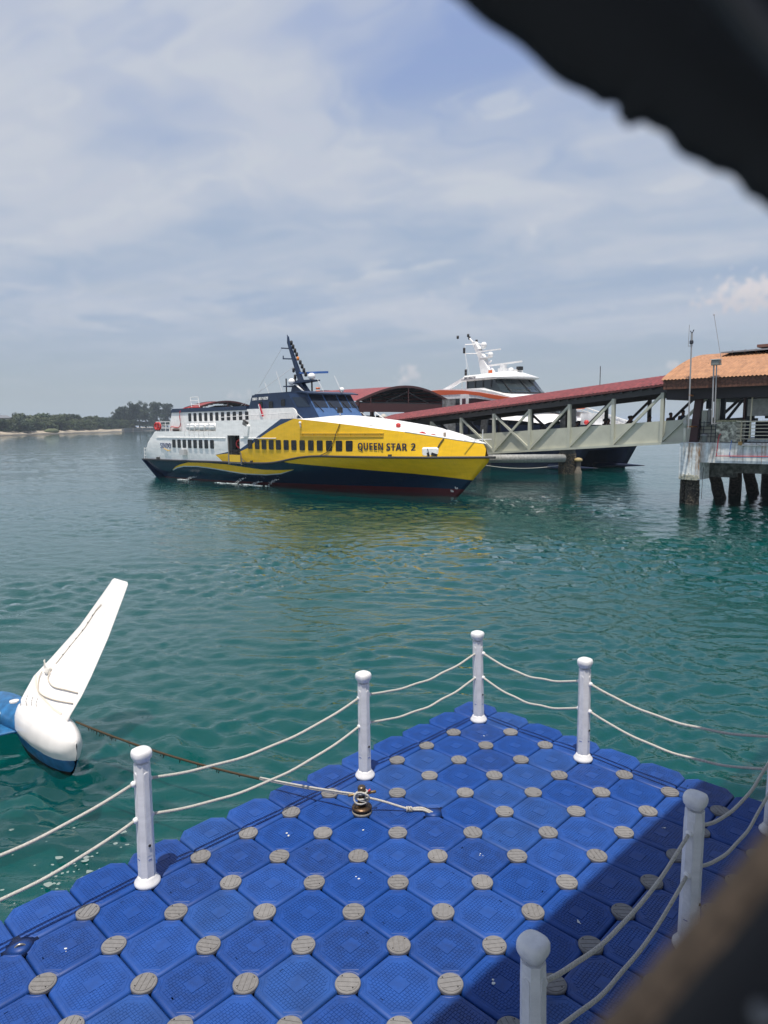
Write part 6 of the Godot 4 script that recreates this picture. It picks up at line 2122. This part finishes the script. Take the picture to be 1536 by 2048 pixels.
# ------------------------------------------------------------------ where the photographer stands
func lookout():
	var dir := Vector3(2.888, 0, -2.738).normalized()
	var across := Vector3(0.69, 0, 0.724).normalized()
	var o := W(-0.07, 0, 2.21)
	var bs := Basis(dir, Vector3.UP, across)
	var R := thing("walkway_roof", "flat roof over the lookout walkway, above and beside the camera", "roof", Vector3.ZERO)
	var m := MB.new()
	m.box(o + dir * 4.0 + across * 2.6 + Vector3(0, 7.1, 0), Vector3(17.0, 0.18, 5.2), bs)
	obj("slab", m, mat(0.2, 0.2, 0.2, 0.8), R)
	for k in 3:
		m = MB.new()
		m.rod(o + dir * (-3.0 + k * 6.5) + across * 4.6 + Vector3(0, -1, 0), o + dir * (-3.0 + k * 6.5) + across * 4.6 + Vector3(0, 7.05, 0), 0.12, 12)
		obj("column", m, mat(0.25, 0.25, 0.26, 0.6), R)
	var P := thing("walkway", "concrete walkway the camera stands on", "walkway", Vector3.ZERO)
	m = MB.new()
	m.box(o + dir * 3.0 + across * 3.4 + Vector3(0, 2.5, 0), Vector3(17.0, 0.25, 3.6), bs)
	obj("slab", m, mat(0.25, 0.25, 0.24, 0.9), P)
	# torn black canvas edge hanging across the upper right, a hand's width from the lens
	var C := Vector3(0, 4.2, 0)
	var at := func(x: float, y: float, z: float, d: float) -> Vector3: return C + Vector3(x, y, -z) * d
	var A := thing("canvas_flap", "out-of-focus black canvas flap with a ragged edge across the upper right", "canvas flap", Vector3.ZERO)
	var edge := smooth_path([at.call(-0.103, 0.570, 0.815, 0.135), at.call(-0.030, 0.542, 0.840, 0.135), at.call(0.037, 0.513, 0.857, 0.135), at.call(0.089, 0.486, 0.870, 0.135), at.call(0.150, 0.447, 0.882, 0.135), at.call(0.223, 0.404, 0.887, 0.135), at.call(0.265, 0.381, 0.886, 0.135), at.call(0.283, 0.370, 0.885, 0.135), at.call(0.292, 0.359, 0.886, 0.135), at.call(0.307, 0.353, 0.884, 0.135), at.call(0.325, 0.347, 0.880, 0.135), at.call(0.351, 0.329, 0.876, 0.135), at.call(0.384, 0.303, 0.872, 0.135), at.call(0.408, 0.287, 0.866, 0.135), at.call(0.439, 0.264, 0.859, 0.135), at.call(0.458, 0.249, 0.854, 0.135), at.call(0.520, 0.198, 0.831, 0.135), at.call(0.585, 0.131, 0.801, 0.135)], 5)
	var outw := Vector3(0.52, 0.66, 0.25).normalized()
	m = MB.new(true)
	var rings := []
	for i in edge.size():
		var ring := PackedVector3Array()
		var away := Vector3(0.1, 0.1, -1).normalized()
		var lip := outw * (0.0004 * sin(i * 0.41) + 0.0003 * sin(i * 0.97))
		for q in [[0.0, 0.0], [0.002, 0.0025], [0.012, 0.003], [0.03, 0.006], [0.062, 0.012], [0.062, 0.009], [0.03, 0.003], [0.012, -0.001], [0.002, -0.002]]:
			ring.append(edge[i] + outw * q[0] + away * q[1] + lip)
		rings.append(ring)
	m.loft(rings, true, true)
	obj("canvas", m, mat(0.007, 0.008, 0.011, 0.8), A)
	m = MB.new(true)
	m.tube(smooth_path([at.call(0.28, 0.555, 0.79, 0.128), at.call(0.357, 0.478, 0.808, 0.128), at.call(0.42, 0.415, 0.815, 0.128), at.call(0.5, 0.33, 0.81, 0.128)], 6), 0.0024, 8)
	obj("piping", m, mat(0.035, 0.034, 0.04, 0.6), A)
	# weathered brown rail in the lower right corner, with the black rubber below it
	var B := thing("hand_rail", "out-of-focus weathered brown rail with black rubber under it in the lower right corner", "hand rail", Vector3.ZERO)
	m = MB.new(true)
	var d := 0.118
	m.tube(smooth_path([at.call(0.042, -0.859, 0.510, d), at.call(0.132, -0.820, 0.558, d), at.call(0.221, -0.767, 0.602, d), at.call(0.313, -0.701, 0.641, d), at.call(0.410, -0.618, 0.671, d), at.call(0.503, -0.519, 0.691, d), at.call(0.587, -0.409, 0.698, d), at.call(0.657, -0.298, 0.692, d)], 6), 0.0115, 24)
	obj("rail", m, mat(0.33, 0.21, 0.125, 0.85, 0.0, 0.45, 40.0), B)
	m = MB.new(true)
	d = 0.1145
	m.tube(smooth_path([at.call(0.058, -0.863, 0.502, d), at.call(0.148, -0.823, 0.548, d), at.call(0.237, -0.771, 0.591, d), at.call(0.328, -0.706, 0.628, d), at.call(0.423, -0.624, 0.657, d), at.call(0.514, -0.527, 0.677, d), at.call(0.597, -0.419, 0.684, d), at.call(0.666, -0.310, 0.679, d)], 6), 0.0105, 16)
	obj("rubber", m, mat(0.006, 0.006, 0.008, 0.7), B)
	m = MB.new(true)
	var bp: Vector3 = at.call(0.404, -0.638, 0.666, 0.104)
	m.lathe([[0.0014, -0.0015], [0.0015, 0.0], [0.0011, 0.001], [0.0003, 0.0012]], 10, bp, Basis(Vector3.RIGHT, 1.0))
	obj("bolt", m, mat(0.2, 0.2, 0.21, 0.4, 0.8), B)

func _ready():
	# camera, sky, sun
	var cam := Camera3D.new()
	cam.name = "camera"
	var lens := CameraAttributesPhysical.new()
	lens.frustum_focal_length = 16.166
	lens.frustum_near = 0.02
	lens.frustum_far = 9000.0
	lens.frustum_focus_distance = 14.0
	lens.exposure_aperture = 5.4
	cam.attributes = lens
	add_child(cam)
	cam.transform = Transform3D(Basis(Vector3.RIGHT, -0.1283) * Basis(Vector3.BACK, -0.012), Vector3(0, 4.2, 0))
	cam.fov = rad_to_deg(2.0 * atan(1024.0 / 1379.46))
	cam.near = 0.02
	cam.far = 9000.0
	cam.current = true
	var env := Environment.new()
	env.background_mode = Environment.BG_SKY
	var sky := Sky.new()
	var sm := PanoramaSkyMaterial.new()
	sm.panorama = sky_panorama()
	sky.sky_material = sm
	env.sky = sky
	env.tonemap_mode = Environment.TONE_MAPPER_LINEAR
	env.tonemap_exposure = 1.05
	env.fog_enabled = true
	env.fog_density = 0.00028
	env.fog_light_color = Color(0.80, 0.86, 0.93)
	env.sdfgi_enabled = true
	env.ssao_enabled = true
	env.ssil_enabled = true
	var we := WorldEnvironment.new()
	we.name = "environment"
	we.environment = env
	add_child(we)
	var sun := DirectionalLight3D.new()
	sun.name = "sun"
	sun.light_energy = 1.55
	sun.light_color = Color(1.0, 0.965, 0.91)
	sun.light_angular_distance = 0.6
	sun.shadow_enabled = true
	add_child(sun)
	sun.transform.basis = Basis.looking_at(Vector3(0.0525, -1.0, -0.267).normalized(), Vector3.FORWARD)
	# the place, then the things in it
	water()
	island()
	pontoon()
	white_ferry()
	yellow_ferry()
	water_posts()
	pier()
	gangway()
	people()
	dock()
	wing_craft()
	lookout()
